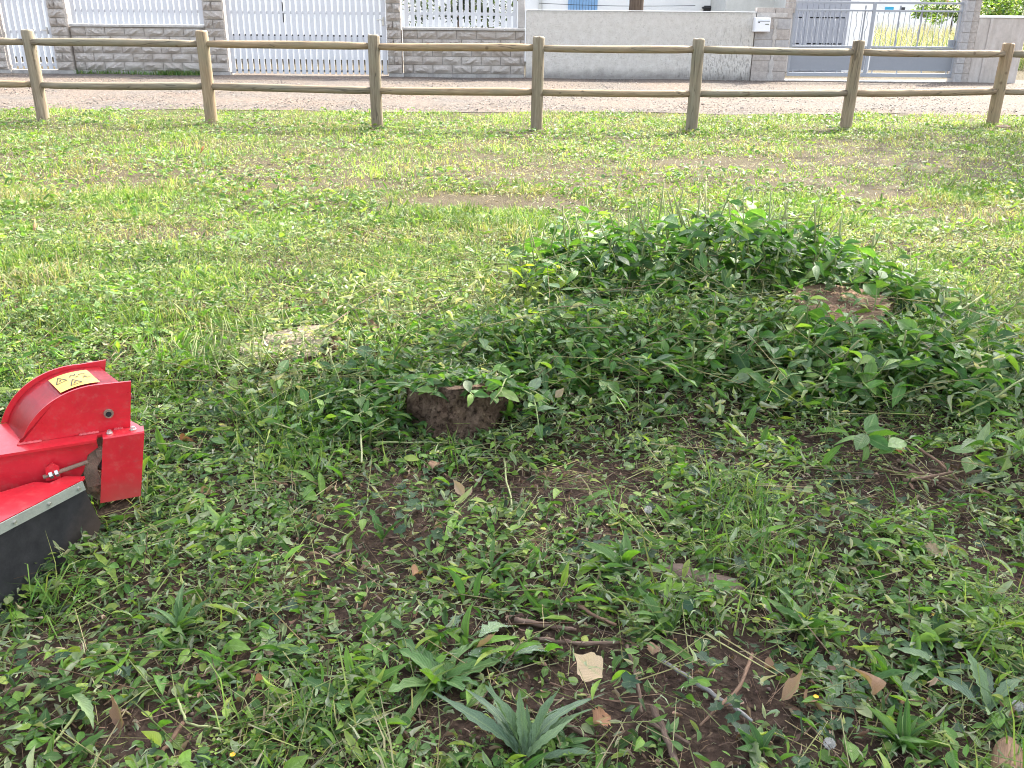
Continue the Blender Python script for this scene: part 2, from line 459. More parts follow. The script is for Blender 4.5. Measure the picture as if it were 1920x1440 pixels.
def grid_faces(nr, nc):
    f = []
    for i in range(nr - 1):
        for j in range(nc - 1):
            a = i * nc + j
            f.append((a, a + 1, a + nc + 1, a + nc))
    return np.array(f)

def leaf_T(prof, nc=3, fold=.25, droop=.25, wav=0.0, serr=0.0, twist=0.0, seed=0):
    """Leaf along +Y, length 1, half width given by the profile; folded on the midrib, drooping, wavy."""
    r = np.random.default_rng(seed)
    nr = len(prof); tv = []; uv = []
    ph = r.uniform(0, 6)
    for i, w in enumerate(prof):
        t = i / (nr - 1)
        y = t; zc = -droop * t * t
        tw = twist * t
        for j in range(nc):
            u = -1 + 2 * j / (nc - 1)
            ww = w * (1 + serr * (1 if i % 2 else -1)) if abs(u) > .9 else w
            x = u * ww
            z = zc + abs(u) * w * fold * 1.6 + wav * math.sin(t * 17 + ph + (2.5 if u > 0 else 0)) * abs(u)
            xx = x * math.cos(tw) - z * math.sin(tw) * .6
            z = z + x * math.sin(tw)
            tv.append((xx, y - .12 * droop * t * t, z)); uv.append((u, t))
    return np.array(tv), [grid_faces(nr, nc)], np.array(uv)

def ribbon_T(curve, w):
    tv = []; uv = []; n = len(curve)
    for i, (y, z) in enumerate(curve):
        t = i / (n - 1); hw = w * (1 - t ** 2 * .95)
        tv += [(-hw, y, z), (hw, y, z)]; uv += [(-1, t), (1, t)]
    return np.array(tv), [grid_faces(n, 2)], np.array(uv)

def tube_T(pts, radii, k=3):
    tv = []; uv = []
    for i, ((x, y, z), r) in enumerate(zip(pts, radii)):
        for j in range(k):
            a = 2 * math.pi * j / k
            tv.append((x + r * math.cos(a), y, z + r * math.sin(a))); uv.append((.6, i / (len(pts) - 1)))
    f = []
    for i in range(len(pts) - 1):
        for j in range(k):
            a = i * k + j; b = i * k + (j + 1) % k
            f.append((a, b, b + k, a + k))
    return np.array(tv), [np.array(f)], np.array(uv)

def poly_T(pts, cz=0.06):
    n = len(pts)
    tv = [(0, .35, 0)] + [(x, y, cz + .12 * abs(x)) for x, y in pts]
    uv = [(0, .4)] + [(1 if x > 0 else -1, y) for x, y in pts]
    f = np.array([(0, 1 + i, 1 + (i + 1) % n) for i in range(n)])
    return np.array(tv), [f], np.array(uv)

OVAL = [.02, .15, .235, .25, .205, .115, .01]
OVAL_S = [.02, .22, .24, .01]
LANCE = [.015, .07, .105, .115, .10, .065, .005]
LANCE_S = [.02, .10, .10, .005]
STRAP = [.025, .03, .045, .048, .062, .066, .078, .084, .090, .086, .090, .078, .070, .052, .036, .018, .004]
DOCK = [.03, .05, .09, .12, .11, .14, .115, .13, .08, .09, .005]
T = {}
T['oval'] = [leaf_T(OVAL, 3, f, d, 0, 0, tw, i) for i, (f, d, tw) in enumerate([(.3, .15, 0), (.15, .45, .4), (.45, .3, -.5), (.1, .05, .2)])]
T['oval_s'] = [leaf_T(OVAL_S, 3, f, d, 0, 0, tw, i) for i, (f, d, tw) in enumerate([(.3, .2, .2), (.5, .5, -.6), (.1, .1, .5)])]
T['lance'] = [leaf_T(LANCE, 3, f, d, 0, 0, tw, i) for i, (f, d, tw) in enumerate([(.5, .3, .3), (.2, .6, -.8), (.8, .15, 1.0)])]
T['lance_s'] = [leaf_T(LANCE_S, 3, f, d, 0, 0, tw, i) for i, (f, d, tw) in enumerate([(.5, .3, .6), (.2, .7, -1.2), (.9, -.2, 1.6)])]
T['curl'] = [leaf_T([.05, .18, .17, .02], 3, 1.0, d, .03, 0, tw, i) for i, (d, tw) in enumerate([(.9, 1.5), (.5, -2.2), (-.5, 1.2)])]
T['strap'] = [leaf_T(STRAP, 3, f, d, w, .16, tw, i) for i, (f, d, w, tw) in enumerate([(.5, .35, .014, .4), (.35, .75, .02, -.6), (.6, .15, .014, .2), (.45, 1.0, .02, .9)])]
T['dock'] = [leaf_T(DOCK, 5, .3, d, .02, .1, tw, i) for i, (d, tw) in enumerate([(.4, .3), (.75, -.5), (.2, .2)])]
T['blade'] = [ribbon_T([(0, 0), (.3, .75), (.75, 1.0)], .5), ribbon_T([(0, 0), (.12, .7), (.3, 1.15)], .5),
              ribbon_T([(0, 0), (.55, .5), (1.15, .45)], .5), ribbon_T([(0, 0), (.4, .6), (1.0, .3)], .5)]
T['shred'] = [ribbon_T([(0, 0), (.5, .14), (1.0, .02)], .5), ribbon_T([(0, 0.02), (.4, .22), (.8, .0)], .5)]
T['stalk'] = [tube_T([(0, 0, 0), (.02, .5, .04), (0, 1, 0)], (.5, .42, .3)), tube_T([(0, 0, 0), (.07, .5, .05), (0, 1, .1)], (.5, .42, .3))]
clv = []
def clover_T():
    tv = []; uv = []; f = []
    for k in range(3):
        a = 2 * math.pi * k / 3
        pts = [(0, .03, 0), (-.32, .5, .10), (-.2, .88, .06), (0, .74, -.02), (.2, .88, .06), (.32, .5, .10)]
        b = len(tv)
        for (x, y, z) in pts:
            tv.append((x * math.cos(a) - y * math.sin(a), x * math.sin(a) + y * math.cos(a), z)); uv.append((min(1, abs(x) * 3), y))
        f += [(b, b + 3, b + 2, b + 1), (b, b + 5, b + 4, b + 3)]
    return np.array(tv), [np.array(f)], np.array(uv)
T['clover'] = [clover_T()]
T['ivy'] = [poly_T([(0, 0), (.25, -.12), (.5, .15), (.32, .38), (.36, .66), (.14, .62), (0, 1.0), (-.14, .62), (-.36, .66), (-.32, .38), (-.5, .15), (-.25, -.12)]),
            poly_T([(0, 0), (.2, -.05), (.36, .2), (.33, .5), (.15, .8), (0, .95), (-.15, .8), (-.33, .5), (-.36, .2), (-.2, -.05)], .1)]
def rock_T(seed):
    r = np.random.default_rng(seed)
    v = np.array([(1, 0, 0), (-1, 0, 0), (0, 1, 0), (0, -1, 0), (0, 0, .7), (0, 0, -.7)]) * r.uniform(.7, 1.2, (6, 1))
    f = np.array([(0, 2, 4), (2, 1, 4), (1, 3, 4), (3, 0, 4), (2, 0, 5), (1, 2, 5), (3, 1, 5), (0, 3, 5)])
    return v, [f], np.zeros((6, 2)) + .5
T['rock'] = [rock_T(i) for i in range(4)]

def frames(yaw, pitch, roll):
    """Rotation per copy: +Y of the template points along (yaw, pitch), rolled about it."""
    cy, sy, cp, sp = np.cos(yaw), np.sin(yaw), np.cos(pitch), np.sin(pitch)
    t = np.stack([cy * cp, sy * cp, sp], 1)
    s0 = np.stack([sy, -cy, np.zeros_like(yaw)], 1)
    n0 = np.cross(s0, t)
    cr, sr = np.cos(roll)[:, None], np.sin(roll)[:, None]
    s1 = s0 * cr + n0 * sr; n1 = n0 * cr - s0 * sr
    return np.stack([s1, t, n1], 2)

def pick_cols(n, pal, weights, jit=.18):
    pal = np.array(pal, float); w = np.array(weights, float); w /= w.sum()
    c = pal[rng.choice(len(pal), n, p=w)]
    return c * rng.uniform(1 - jit, 1 + jit, (n, 1)) * rng.uniform(.93, 1.07, (n, 3))

def vnoise(x, y, s, seed=0):
    """Cheap smooth value noise in [0,1]."""
    x = x / s; y = y / s
    xi = np.floor(x).astype(int); yi = np.floor(y).astype(int); fx = x - xi; fy = y - yi
    fx = fx * fx * (3 - 2 * fx); fy = fy * fy * (3 - 2 * fy)
    def h(a, b):
        k = (a * 374761393 + b * 668265263 + seed * 982451653) & 0x7fffffff
        k = ((k ^ (k >> 13)) * 1274126177) & 0x7fffffff
        return ((k ^ (k >> 16)) & 0xffff) / 65535.0
    return (h(xi, yi) * (1 - fx) + h(xi + 1, yi) * fx) * (1 - fy) + (h(xi, yi + 1) * (1 - fx) + h(xi + 1, yi + 1) * fx) * fy

# patches of bare earth and dry thatch: centre in the photograph, radii in metres, strength
BARE = []
for px, py, rx, ry, s in [(800, 940, .24, .13, .85), (1080, 920, .22, .16, .85), (700, 1010, .14, .08, .7), (1740, 905, .30, .13, .95),
                          (1600, 930, .25, .10, .8), (1330, 1330, .20, .17, .95), (1500, 1390, .16, .09, .9), (1150, 1290, .16, .12, .85),
                          (270, 1380, .11, .06, .9), (1010, 1190, .14, .05, .8), (1880, 1080, .10, .16, .9), (1300, 1230, .10, .06, .8),
                          (870, 1360, .10, .05, .8), (560, 1050, .10, .05, .6), (30, 1230, .10, .05, .6), (1830, 1330, .07, .05, .7), (1450, 1180, .08, .04, .7), (1130, 1010, .18, .07, .6), (1560, 850, .16, .07, .7),
                          (560, 655, .24, .16, .8), (480, 720, .18, .12, .7), (320, 440, .35, .25, .7), (900, 378, .65, .25, 1.0), (1010, 382, .4, .2, 1.0), (1350, 312, .6, .35, 1.0),
                          (1600, 300, .8, .4, .8), (1620, 360, .4, .3, 1.0), (1800, 400, .5, .3, .6), (1880, 560, .25, .12, .7), (640, 350, .5, .3, .5),
                          (180, 350, .5, .3, .5), (1470, 340, .5, .3, .7), (50, 560, .3, .2, .5), (1000, 330, .6, .3, .6)]:
    p = at(px, py); BARE.append((p.x, p.y, rx, ry, s))
def bare(x, y):
    b = np.zeros_like(x)
    for cx, cy, rx, ry, s in BARE:
        d = ((x - cx) / rx) ** 2 + ((y - cy) / ry) ** 2 + (vnoise(x, y, .09, 77) - .5) * 1.3 + (vnoise(x, y, .30, 78) - .5) * 1.6
        b = np.maximum(b, s * np.clip(1.7 - d, 0, 1))
    return b

SOLID = []   # places where nothing grows: stump tops, machine (x, y, r)
def free(x, y):
    k = np.ones(x.shape, bool)
    for cx, cy, r in SOLID: k &= (x - cx) ** 2 + (y - cy) ** 2 > r * r
    return k

def spots(n, y0, y1, keep=None, power=1.0, margin=.25):
    """Random ground points inside the strip that the picture (and a step to the side) shows."""
    u = rng.random(n) ** power
    y = y0 + (y1 - y0) * u
    # more points far away per strip because the strip widens
    hw = .60 * (y * .923 + .5) + margin
    acc = rng.random(n) < hw / (.60 * (y1 * .923 + .5) + margin)
    y = y[acc]; hw = hw[acc]
    x = rng.uniform(-1, 1, len(y)) * hw
    if keep is not None:
        k = keep(x, y); x, y = x[k], y[k]
    k = free(x, y); x, y = x[k], y[k]
    return x, y

# ------------------------------------------------------------------ setting: ground and path
def sheet(name, xs, ys, zf, mat):
    X, Y = np.meshgrid(xs, ys); Z = zf(X, Y)
    V = np.stack([X.ravel(), Y.ravel(), Z.ravel()], 1)
    b = MB(); n = len(V)
    b.add((V, [grid_faces(len(ys), len(xs))], np.zeros((n, 2)) + .5), np.zeros((1, 3)), np.eye(3)[None], np.ones(1), np.ones((1, 3)))
    return link(name, b.mesh(name), mat)
xs = np.unique(np.concatenate([np.linspace(-900, -14, 8), np.linspace(-14, -3, 40), np.linspace(-3, 3.2, 130), np.linspace(3.2, 14, 40), np.linspace(14, 900, 8)]))
ys = np.unique(np.concatenate([np.linspace(-300, .4, 5), np.linspace(.4, 5, 110), np.linspace(5, 14, 90), np.linspace(14, 24, 12), np.linspace(24, 1200, 12)]))
tag(sheet('ground', xs, ys, hgt, M['soil']), 'bare brown soil and thatch under the grass', 'ground', kind='structure')

def road_edge(x): return 13.12 + .035 * x + .10 * np.sin(1.3 * x + .5) + .06 * np.sin(3.7 * x)
WY = 19.8                                               # line of the boundary walls
gx = np.linspace(-40, 40, 321); gt = np.linspace(0, 1, 30)
gX, gT = np.meshgrid(gx, gt)
e = road_edge(gX); gY = e + gT * (WY + 1.0 - e)
gZ = .006 + .02 * np.clip(gT * 8, 0, 1) + .008 * np.sin(2.1 * gX + gY) * np.sin(1.7 * gY)
gV = np.stack([gX.ravel(), gY.ravel(), gZ.ravel()], 1)
b = MB(); b.add((gV, [grid_faces(30, 321)], np.zeros((len(gV), 2)) + .5), np.zeros((1, 3)), np.eye(3)[None], np.ones(1), np.ones((1, 3)))
tag(link('gravel_path', b.mesh('gravel_path'), M['gravel']), 'pinkish beige gravel lane between the timber fence and the walls', 'path', kind='structure')

def bx(bm, x0, x1, y0, y1, z0, z1, bevel=0.0):
    vs = [bm.verts.new((x, y, z)) for z in (z0, z1) for y in (y0, y1) for x in (x0, x1)]
    fs = [(0, 2, 3, 1), (4, 5, 7, 6), (0, 1, 5, 4), (2, 6, 7, 3), (0, 4, 6, 2), (1, 3, 7, 5)]
    faces = [bm.faces.new([vs[i] for i in f]) for f in fs]
    if bevel:
        es = {e for f in faces for e in f.edges}
        bmesh.ops.bevel(bm, geom=list(es), offset=bevel, segments=1, affect='EDGES')

def to_mesh(bm, name, smooth=False):
    me = bpy.data.meshes.new(name); bmesh.ops.recalc_face_normals(bm, faces=bm.faces); bm.to_mesh(me); bm.free()
    if smooth:
        me.polygons.foreach_set('use_smooth', np.ones(len(me.polygons), bool))
    return me

def box(name, mat, parent, x0, x1, y0, y1, z0, z1, bevel=0.0, origin=None):
    """A box part; coordinates are world ones, the parent's origin is taken off."""
    cx, cy, cz = (x0 + x1) / 2, (y0 + y1) / 2, (z0 + z1) / 2
    bm = bmesh.new(); bx(bm, x0 - cx, x1 - cx, y0 - cy, y1 - cy, z0 - cz, z1 - cz, bevel)
    o = link(name, to_mesh(bm, name), mat, parent)
    pl = parent.location if parent is not None else Vector((0, 0, 0))
    o.location = (cx - pl.x, cy - pl.y, cz - pl.z)
    return o

# gravel stones, nearest ones largest
b = MB(); n = 15000
x = rng.uniform(-11.5, 12.5, n); y = rng.uniform(0, 1, n) ** 1.3 * 6.6 + road_edge(x) + .02 + np.abs(rng.normal(0, .1, n))
k = y < WY - .05; x, y = x[k], y[k]
base = np.array([(.17, .15, .138), (.12, .11, .106), (.26, .23, .21), (.20, .155, .135), (.075, .07, .068)])
for i in range(4):
    s = slice(i, None, 4); m = len(x[s])
    P = np.stack([x[s], y[s], np.full(m, .027)], 1)
    b.add(T['rock'][i], P, frames(rng.uniform(0, 6.3, m), rng.uniform(-.3, .3, m), rng.uniform(-.3, .3, m)), np.stack([rng.uniform(.009, .023, m), rng.uniform(.009, .023, m), rng.uniform(.004, .010, m)], 1), pick_cols(m, base, (4, 3, 2, 3, 1)))
tag(link('gravel_stones', b.mesh('gravel_stones', False), M['stone_bits']), 'loose gravel stones scattered over the lane', 'gravel', kind='stuff')

# ------------------------------------------------------------------ boundary walls, pillars, gates
NB = 6
def block_mesh(i):
    """Rock-faced block, 1 x 1 front, 0.12 deep: the face is broken, the margin is dressed."""
    r = np.random.default_rng(100 + i)
    nx, nz = 6, 4
    bm = bmesh.new(); g = []
    for kz in range(nz):
        row = []
        for kx in range(nx):
            u, v = kx / (nx - 1), kz / (nz - 1)
            inner = 0 < kx < nx - 1 and 0 < kz < nz - 1
            d = r.uniform(.010, .062) if inner else 0.0
            row.append(bm.verts.new((u - .5 + (r.uniform(-.06, .06) if inner else 0), -d, v - .5 + (r.uniform(-.08, .08) if inner else 0))))
        g.append(row)
    for kz in range(nz - 1):
        for kx in range(nx - 1):
            bm.faces.new((g[kz][kx], g[kz][kx + 1], g[kz + 1][kx + 1], g[kz + 1][kx]))
    bk = [bm.verts.new((sx, .06, sz)) for sx, sz in ((-.5, -.5), (.5, -.5), (.5, .5), (-.5, .5))]
    bm.faces.new((g[0][0], bk[0], bk[1], g[0][-1])) if False else None
    rim = [g[0][k] for k in range(nx)], [g[k][-1] for k in range(nz)], [g[-1][k] for k in range(nx - 1, -1, -1)], [g[k][0] for k in range(nz - 1, -1, -1)]
    for q in range(4):
        a, c = bk[q], bk[(q + 1) % 4]
        bm.faces.new(list(rim[q]) + [c, a])
    return to_mesh(bm, 'block')
BLOCKS = [block_mesh(i) for i in range(NB)]
for me in BLOCKS: me.materials.append(M['block'])

CH, Z0 = .168, .10                                       # course height, plinth height
def put_block(parent, x0, x1, z0, z1, yf):
    o = bpy.data.objects.new('block', random.choice(BLOCKS)); COL.objects.link(o); o.parent = parent
    g = .006
    o.location = ((x0 + x1) / 2 - parent.location.x, yf - parent.location.y + random.uniform(-.004, .004), (z0 + z1) / 2 - parent.location.z)
    o.scale = ((x1 - x0 - 2 * g) * random.choice((1, -1)), 1, (z1 - z0 - 2 * g) * random.choice((1, 1, -1)))
    return o

def block_pillar(x0, x1, ztop, label, yf=WY - .09):
    t = thing('block_pillar', ((x0 + x1) / 2, WY, 0), label, 'pillar', 'rock faced block pillars along the lane')
    box('core', M['mortar'], t, x0 + .008, x1 - .008, yf + .03, WY + .22, 0, ztop)
    zz, k = Z0, 0
    while zz < ztop - .01:
        if k % 2 == 0: put_block(t, x0, x1, zz, zz + CH, yf)
        else:
            m = x0 + (x1 - x0) * .45
            put_block(t, x0, m, zz, zz + CH, yf); put_block(t, m, x1, zz, zz + CH, yf)
        zz += CH; k += 1
    box('plinth', M['plinth'], t, x0 + .02, x1 + .03, yf + .012, WY + .2, -.05, Z0 - .004)
    return t

def block_wall(x0, x1, label, smooth_top=False):
    yf = WY
    t = thing('block_wall', ((x0 + x1) / 2, WY, 0), label, 'wall', 'low block walls below the white pickets')
    box('core', M['mortar'], t, x0 + .004, x1 - .004, yf + .022, yf + .19, 0, Z0 + 5 * CH)
    for k in range(5):
        z = Z0 + k * CH; L = .405; xx = x0 - (0 if k % 2 else .2)
        if k == 4: xx = x0 - .1
        while xx < x1 - .02:
            a, c = max(x0, xx), min(x1, xx + L)
            if c - a > .04: put_block(t, a, c, z, z + CH, yf)
            xx += L
    xx = x0
    while xx < x1 - .02:                                 # foundation blocks
        c = min(x1, xx + .5)
        box('plinth_block', M['plinth'], t, xx + .004, c - .004, yf + .008, yf + .18, -.05, Z0 - .004)
        xx = c
    zc = Z0 + 5 * CH
    xx = x0
    while xx < x1 - .02:
        c = min(x1, xx + 1.05)
        box('coping', M['cap'], t, xx + .002, c - .002, yf - .045, yf + .235, zc + .003, zc + .052, .008)
        xx = c
    return t

def xw(px, py=70, Y=WY): return aty(px, py, Y).x
XA0, XA1 = xw(101), xw(132)
XB0, XB1 = xw(388), xw(424.5)
XC0, XC1 = xw(726), xw(753)
XW0, XW1 = xw(986, 90), xw(1411, 90)
block_pillar(xw(-32), xw(9), 1.9, 'rock faced block pillar at far left edge, left of the narrow white gate')
block_pillar(XA0, XA1, 1.9, 'rock faced block pillar between the narrow white gate and the left low block wall')
block_pillar(XB0, XB1, 1.9, 'rock faced block pillar at left side of the wide white slatted gate')
block_pillar(XC0, XC1, 1.9, 'rock faced block pillar at right side of the wide white slatted gate')
block_wall(XA1 + .02, XB0 - .02, 'low rock faced block wall left of the wide white gate, grass at its foot')
block_wall(XC1 + .02, XW0 - .02, 'low rock faced block wall between the wide white gate and the plaster wall')

SLAT_CACHE = {}
def slat_mesh(w, h, d=.022, bev=.003):
    key = (round(w, 3), round(h, 3), d)
    if key not in SLAT_CACHE:
        bm = bmesh.new(); bx(bm, -w / 2, w / 2, -d / 2, d / 2, 0, h, bev)
        me = to_mesh(bm, 'slat'); me.materials.append(M['white_paint']); SLAT_CACHE[key] = me
    return SLAT_CACHE[key]

def slats(parent, x0, x1, z0, z1, y, w, pitch, shiny_gap=None):
    n = max(1, int(round((x1 - x0 - w) / pitch))); step = (x1 - x0 - w) / n
    for i in range(n + 1):
        o = bpy.data.objects.new('slat', slat_mesh(w, z1 - z0)); COL.objects.link(o); o.parent = parent
        o.location = (x0 + w / 2 + i * step - parent.location.x, y - parent.location.y + random.uniform(-.002, .002), z0 - parent.location.z + random.uniform(-.004, .004))
        o.rotation_euler = (0, random.uniform(-.003, .003), random.uniform(-.012, .012))

# narrow white gate at far left
x0, x1 = xw(9) + .02, XA0 - .02
t = thing('slatted_gate', ((x0 + x1) / 2, WY + .05, 0), 'narrow white vertical slat gate at far left', 'gate')
slats(t, x0, x1, .11, 1.95, WY + .05, .082, .122)
for z in (.16, .80, 1.45): box('cross_rail', M['white_paint'], t, x0, x1, WY + .063, WY + .10, z, z + .07)
bm = bmesh.new(); bx(bm, -.012, .012, -.05, 0, -.07, .07, .004); bx(bm, -.10, .012, -.06, -.04, .0, .022, .004)
h = link('handle', to_mesh(bm, 'handle'), M['zinc'], t); h.location = (x1 - t.location.x - .10, -.013, .86)
box('sill', M['plinth'], t, x0 - .01, x1 + .01, WY - .03, WY + .2, -.05, .09)

# wide white gate, two leaves
x0, x1 = XB1 + .03, XC0 - .03
t = thing('slatted_gate', ((x0 + x1) / 2, WY + .06, 0), 'wide white vertical slat gate between two block pillars', 'gate')
slats(t, x0, x1, .06, 1.95, WY + .06, .086, .122)
for z in (.795, .105):
    box('steel_rail', M['dark_steel'], t, x0 + .01, x1 - .01, WY + .073, WY + .10, z, z + .035)
box('kick_board', M['white_paint'], t, x0 + .01, x1 - .01, WY + .074, WY + .085, .60, .79)
box('cross_rail', M['white_paint'], t, x0 + .01, x1 - .01, WY + .074, WY + .10, 1.22, 1.28)
bm = bmesh.new(); bx(bm, -.02, .02, -.02, 0, -.10, .06, .004); bx(bm, -.12, .0, -.055, -.035, .0, .022, .004); bx(bm, -.015, .005, -.05, 0, 0, .022)
h = link('handle', to_mesh(bm, 'handle'), M['zinc'], t); h.location = (x1 - t.location.x - .05, -.012, 1.12)
for zz in (1.15, 1.36):
    bm = bmesh.new(); bx(bm, -.011, .011, -.006, 0, -.09, .09, .002)
    h = link('hinge_plate', to_mesh(bm, 'hinge_plate'), M['dark_steel'], t); h.location = (x0 + 1.17 - t.location.x, -.012, zz)

# pickets above the low walls
zc = Z0 + 5 * CH + .055
x0, x1 = XA1 + .06, XB0 - .05
t = thing('picket_panel', ((x0 + x1) / 2, WY + .09, zc), 'white picket panel on the left low block wall', 'fence')
slats(t, x0, x1, zc + .012, 1.95, WY + .09, .088, .122)
for z in (zc + .23, 1.7): box('cross_rail', M['white_paint'], t, x0, x1, WY + .103, WY + .135, z, z + .06)
x0, x1 = XC1 + .07, xw(969, 40)
t = thing('picket_panel', ((x0 + x1) / 2, WY + .09, zc), 'white picket panel on the low block wall beside the plaster wall', 'fence')
slats(t, x0, x1, zc + .012, 1.95, WY + .09, .078, .122)
for z in (zc + .23, 1.7): box('cross_rail', M['white_paint'], t, x0, x1, WY + .103, WY + .135, z, z + .06)
# concrete post standing on the end of that wall
px0, px1 = xw(971, 40), xw(985, 40) - .012
t = thing('concrete_post', ((px0 + px1) / 2, WY + .09, zc), 'grey concrete post on the wall end beside the plaster wall', 'post')
box('shaft', M['concrete'], t, px0, px1, WY - .01, WY + .17, zc + .001, 1.95, .012)

# plaster wall
t = thing('plaster_wall', ((XW0 + XW1) / 2, WY, 0), 'long pale roughcast plaster wall with dark streaks', 'wall')
bm = bmesh.new(); bx(bm, XW0 - t.location.x, XW1 - t.location.x, -.02, .17, -.1, 1.335, .012)
link('wall_body', to_mesh(bm, 'wall_body'), M['plaster'], t)
bm = bmesh.new(); bx(bm, XW0 - t.location.x - .004, XW1 - t.location.x + .004, -.027, .177, 1.339, 1.352, .003)
link('coping', to_mesh(bm, 'coping'), M['white_house'], t)

# cinder block pier left of the grey gate with its letterbox
XD0, XD1 = XW1 + .015, xw(1482, 60)
t = thing('cinder_pier', ((XD0 + XD1) / 2, WY, 0), 'grey cinder block pier left of the grey metal gate, letterbox on it', 'pillar')
box('core', M['mortar'], t, XD0 + .004, XD1 - .004, WY + .012, WY + .26, -.05, 1.30)
zz, k = 0.0, 0
while zz < 1.28:
    h = .205
    cuts = [XD0, XD0 + (XD1 - XD0) * (.60 if k % 2 else .52), XD1]
    for a, c in zip(cuts[:-1], cuts[1:]):
        o = box('block', random.choice((M['cinder'], M['cinder_warm'])), t, a + .005, c - .005, WY + random.uniform(-.004, .004), WY + .2, zz + .005, zz + h - .005, .004)
    zz += h; k += 1
bm = bmesh.new()
cx = XD0 + (XD1 - XD0) * .56 - t.location.x
bmesh.ops.create_grid(bm, x_segments=3, y_segments=26, size=.5)
for v in bm.verts:
    zr = v.co.y * 1.22 + .62; wv = .045 + .05 * max(0, (.55 - zr)) + .018 * math.sin(zr * 23) + .012 * math.sin(zr * 51 + 1)
    v.co = (cx + v.co.x * 2 * wv * .8, -.009 - .006 * (abs(v.co.x) < .3), zr)
link('mortar_smear', to_mesh(bm, 'mortar_smear', True), M['concrete'], t)
box('lintel', M['concrete'], t, XD0, XD1 - .1, WY - .012, WY + .25, 1.243, 1.335, .006)
xu0, xu1 = xw(1478, 10), xw(1493, 10)
for kk in range(3): box('upper_block', M['cinder_warm'], t, xu0 + .003, xu1 - .003, WY + .02, WY + .22, 1.34 + kk * .2, 1.535 + kk * .2, .004)

lx0, lx1 = aty(1416, 45, WY - .2).x, aty(1445, 45, WY - .2).x
lz1, lz0 = aty(1430, 33, WY - .2).z, aty(1430, 60, WY - .2).z
t = thing('letterbox', ((lx0 + lx1) / 2, WY - .19, lz0), 'white metal letterbox on the cinder block pier', 'letterbox')
w2 = (lx1 - lx0) / 2; hh = lz1 - lz0
bm = bmesh.new(); bx(bm, -w2, w2, 0, .175, 0, hh, .008); link('body', to_mesh(bm, 'body'), M['letterbox'], t)
bm = bmesh.new(); bx(bm, -w2 + .012, w2 - .012, -.008, -.001, .012, hh * .72, .003); link('door', to_mesh(bm, 'door'), M['letterbox'], t)
bm = bmesh.new(); bx(bm, -w2 + .05, w2 - .02, -.012, -.001, hh * .74, hh * .78, .002); link('slot_flap', to_mesh(bm, 'slot_flap'), M['grey_panel'], t)
bm = bmesh.new(); bx(bm, -w2 + .06, -w2 + .09, -.016, -.009, hh * .63, hh * .71, .003); link('lock', to_mesh(bm, 'lock'), M['dark_steel'], t)
bm = bmesh.new(); bx(bm, w2 - .11, w2 - .03, -.012, -.009, hh * .50, hh * .57, .001); link('name_plate', to_mesh(bm, 'name_plate'), M['strip'], t)

# grey sliding metal gate
GY = WY + .12
gx0, gx1 = xw(1481, 80, GY), xw(1798, 80, GY)
t = thing('metal_gate', ((gx0 + gx1) / 2, GY, 0), 'grey sliding metal gate with sheet panels and wavy bars', 'gate')
L = gx1 - gx0; gl = t.location.x
zt = aty(1640, 5, GY).z; zb2 = aty(1640, 20, GY).z; zm = aty(1640, 88, GY).z; zp0 = aty(1640, 134, GY).z; zl0 = aty(1640, 146, GY).z
box('bottom_beam', M['grey_paint'], t, gx0, gx1 + .03, GY - .04, GY + .04, zl0 + .02, zp0 - .03, .006)
for z0, z1, nm in ((zm - .02, zm + .02, 'middle_rail'), (zb2 - .018, zb2 + .018, 'upper_rail'), (zt - .022, zt + .022, 'top_rail')):
    box(nm, M['grey_paint'], t, gx0, gx1, GY - .025, GY + .025, z0, z1, .004)
xm = xw(1630, 80, GY)
for a, nm in ((gx0 + .02, 'upright'), (xm, 'upright'), (gx1 - .03, 'upright')):
    box(nm, M['grey_paint'], t, a - .03, a + .03, GY - .03, GY + .03, zp0 - .03, zt, .004)
for a, c in ((gx0 + .055, xm - .045), (xm + .065, gx1 - .075)):
    box('sheet_panel', M['grey_panel'], t, a, c, GY - .008, GY + .008, zp0 + .02, zm - .024, .002)
    for q in range(4):
        box('panel_bracket', M['grey_paint'], t, a + .08 + q * (c - a - .16) / 3 - .012, a + .08 + q * (c - a - .16) / 3 + .012, GY - .006, GY + .006, zp0 - .028, zp0 + .018)
nb = 32
for i in range(1, nb):
    a = gx0 + L * i / nb
    if abs(a - xm) < .05: continue
    bm = bmesh.new(); pts = []
    wavy = (i % 2 == 0)
    for q in range(13 if wavy else 3):
        f = q / (12 if wavy else 2); z = zm + .02 + f * (zb2 - zm - .04)
        pts.append((.018 * math.sin(f * 4 * math.pi) * (1 if wavy else 0), z))
    ring = []
    for (dx, z) in pts:
        ring.append([bm.verts.new((a - gl + dx + .008 * math.cos(k * math.pi / 2), .008 * math.sin(k * math.pi / 2), z)) for k in range(4)])
    for r0, r1 in zip(ring[:-1], ring[1:]):
        for k in range(4): bm.faces.new((r0[k], r0[(k + 1) % 4], r1[(k + 1) % 4], r1[k]))
    link('wavy_bar' if wavy else 'bar', to_mesh(bm, 'bar', True), M['grey_paint'], t)
for a in (xw(1620, 60, GY) - .02, xw(1683, 60, GY), xw(1725, 60, GY)):
    box('stay_bar', M['grey_panel'], t, a - .013, a + .013, GY + .03, GY + .056, zm - .01, zb2 + .10, .003)
box('end_box', M['grey_paint'], t, gx1 - .19, gx1 - .07, GY + .03, GY + .09, zm + .02, zm + .15, .004)
sill = box('gate_sill', M['cap'], None, gx0 - .05, gx1 + .12, WY - .05, WY + .28, -.05, .032, .006)
tag(sill, 'low concrete sill under the grey sliding metal gate', 'sill')

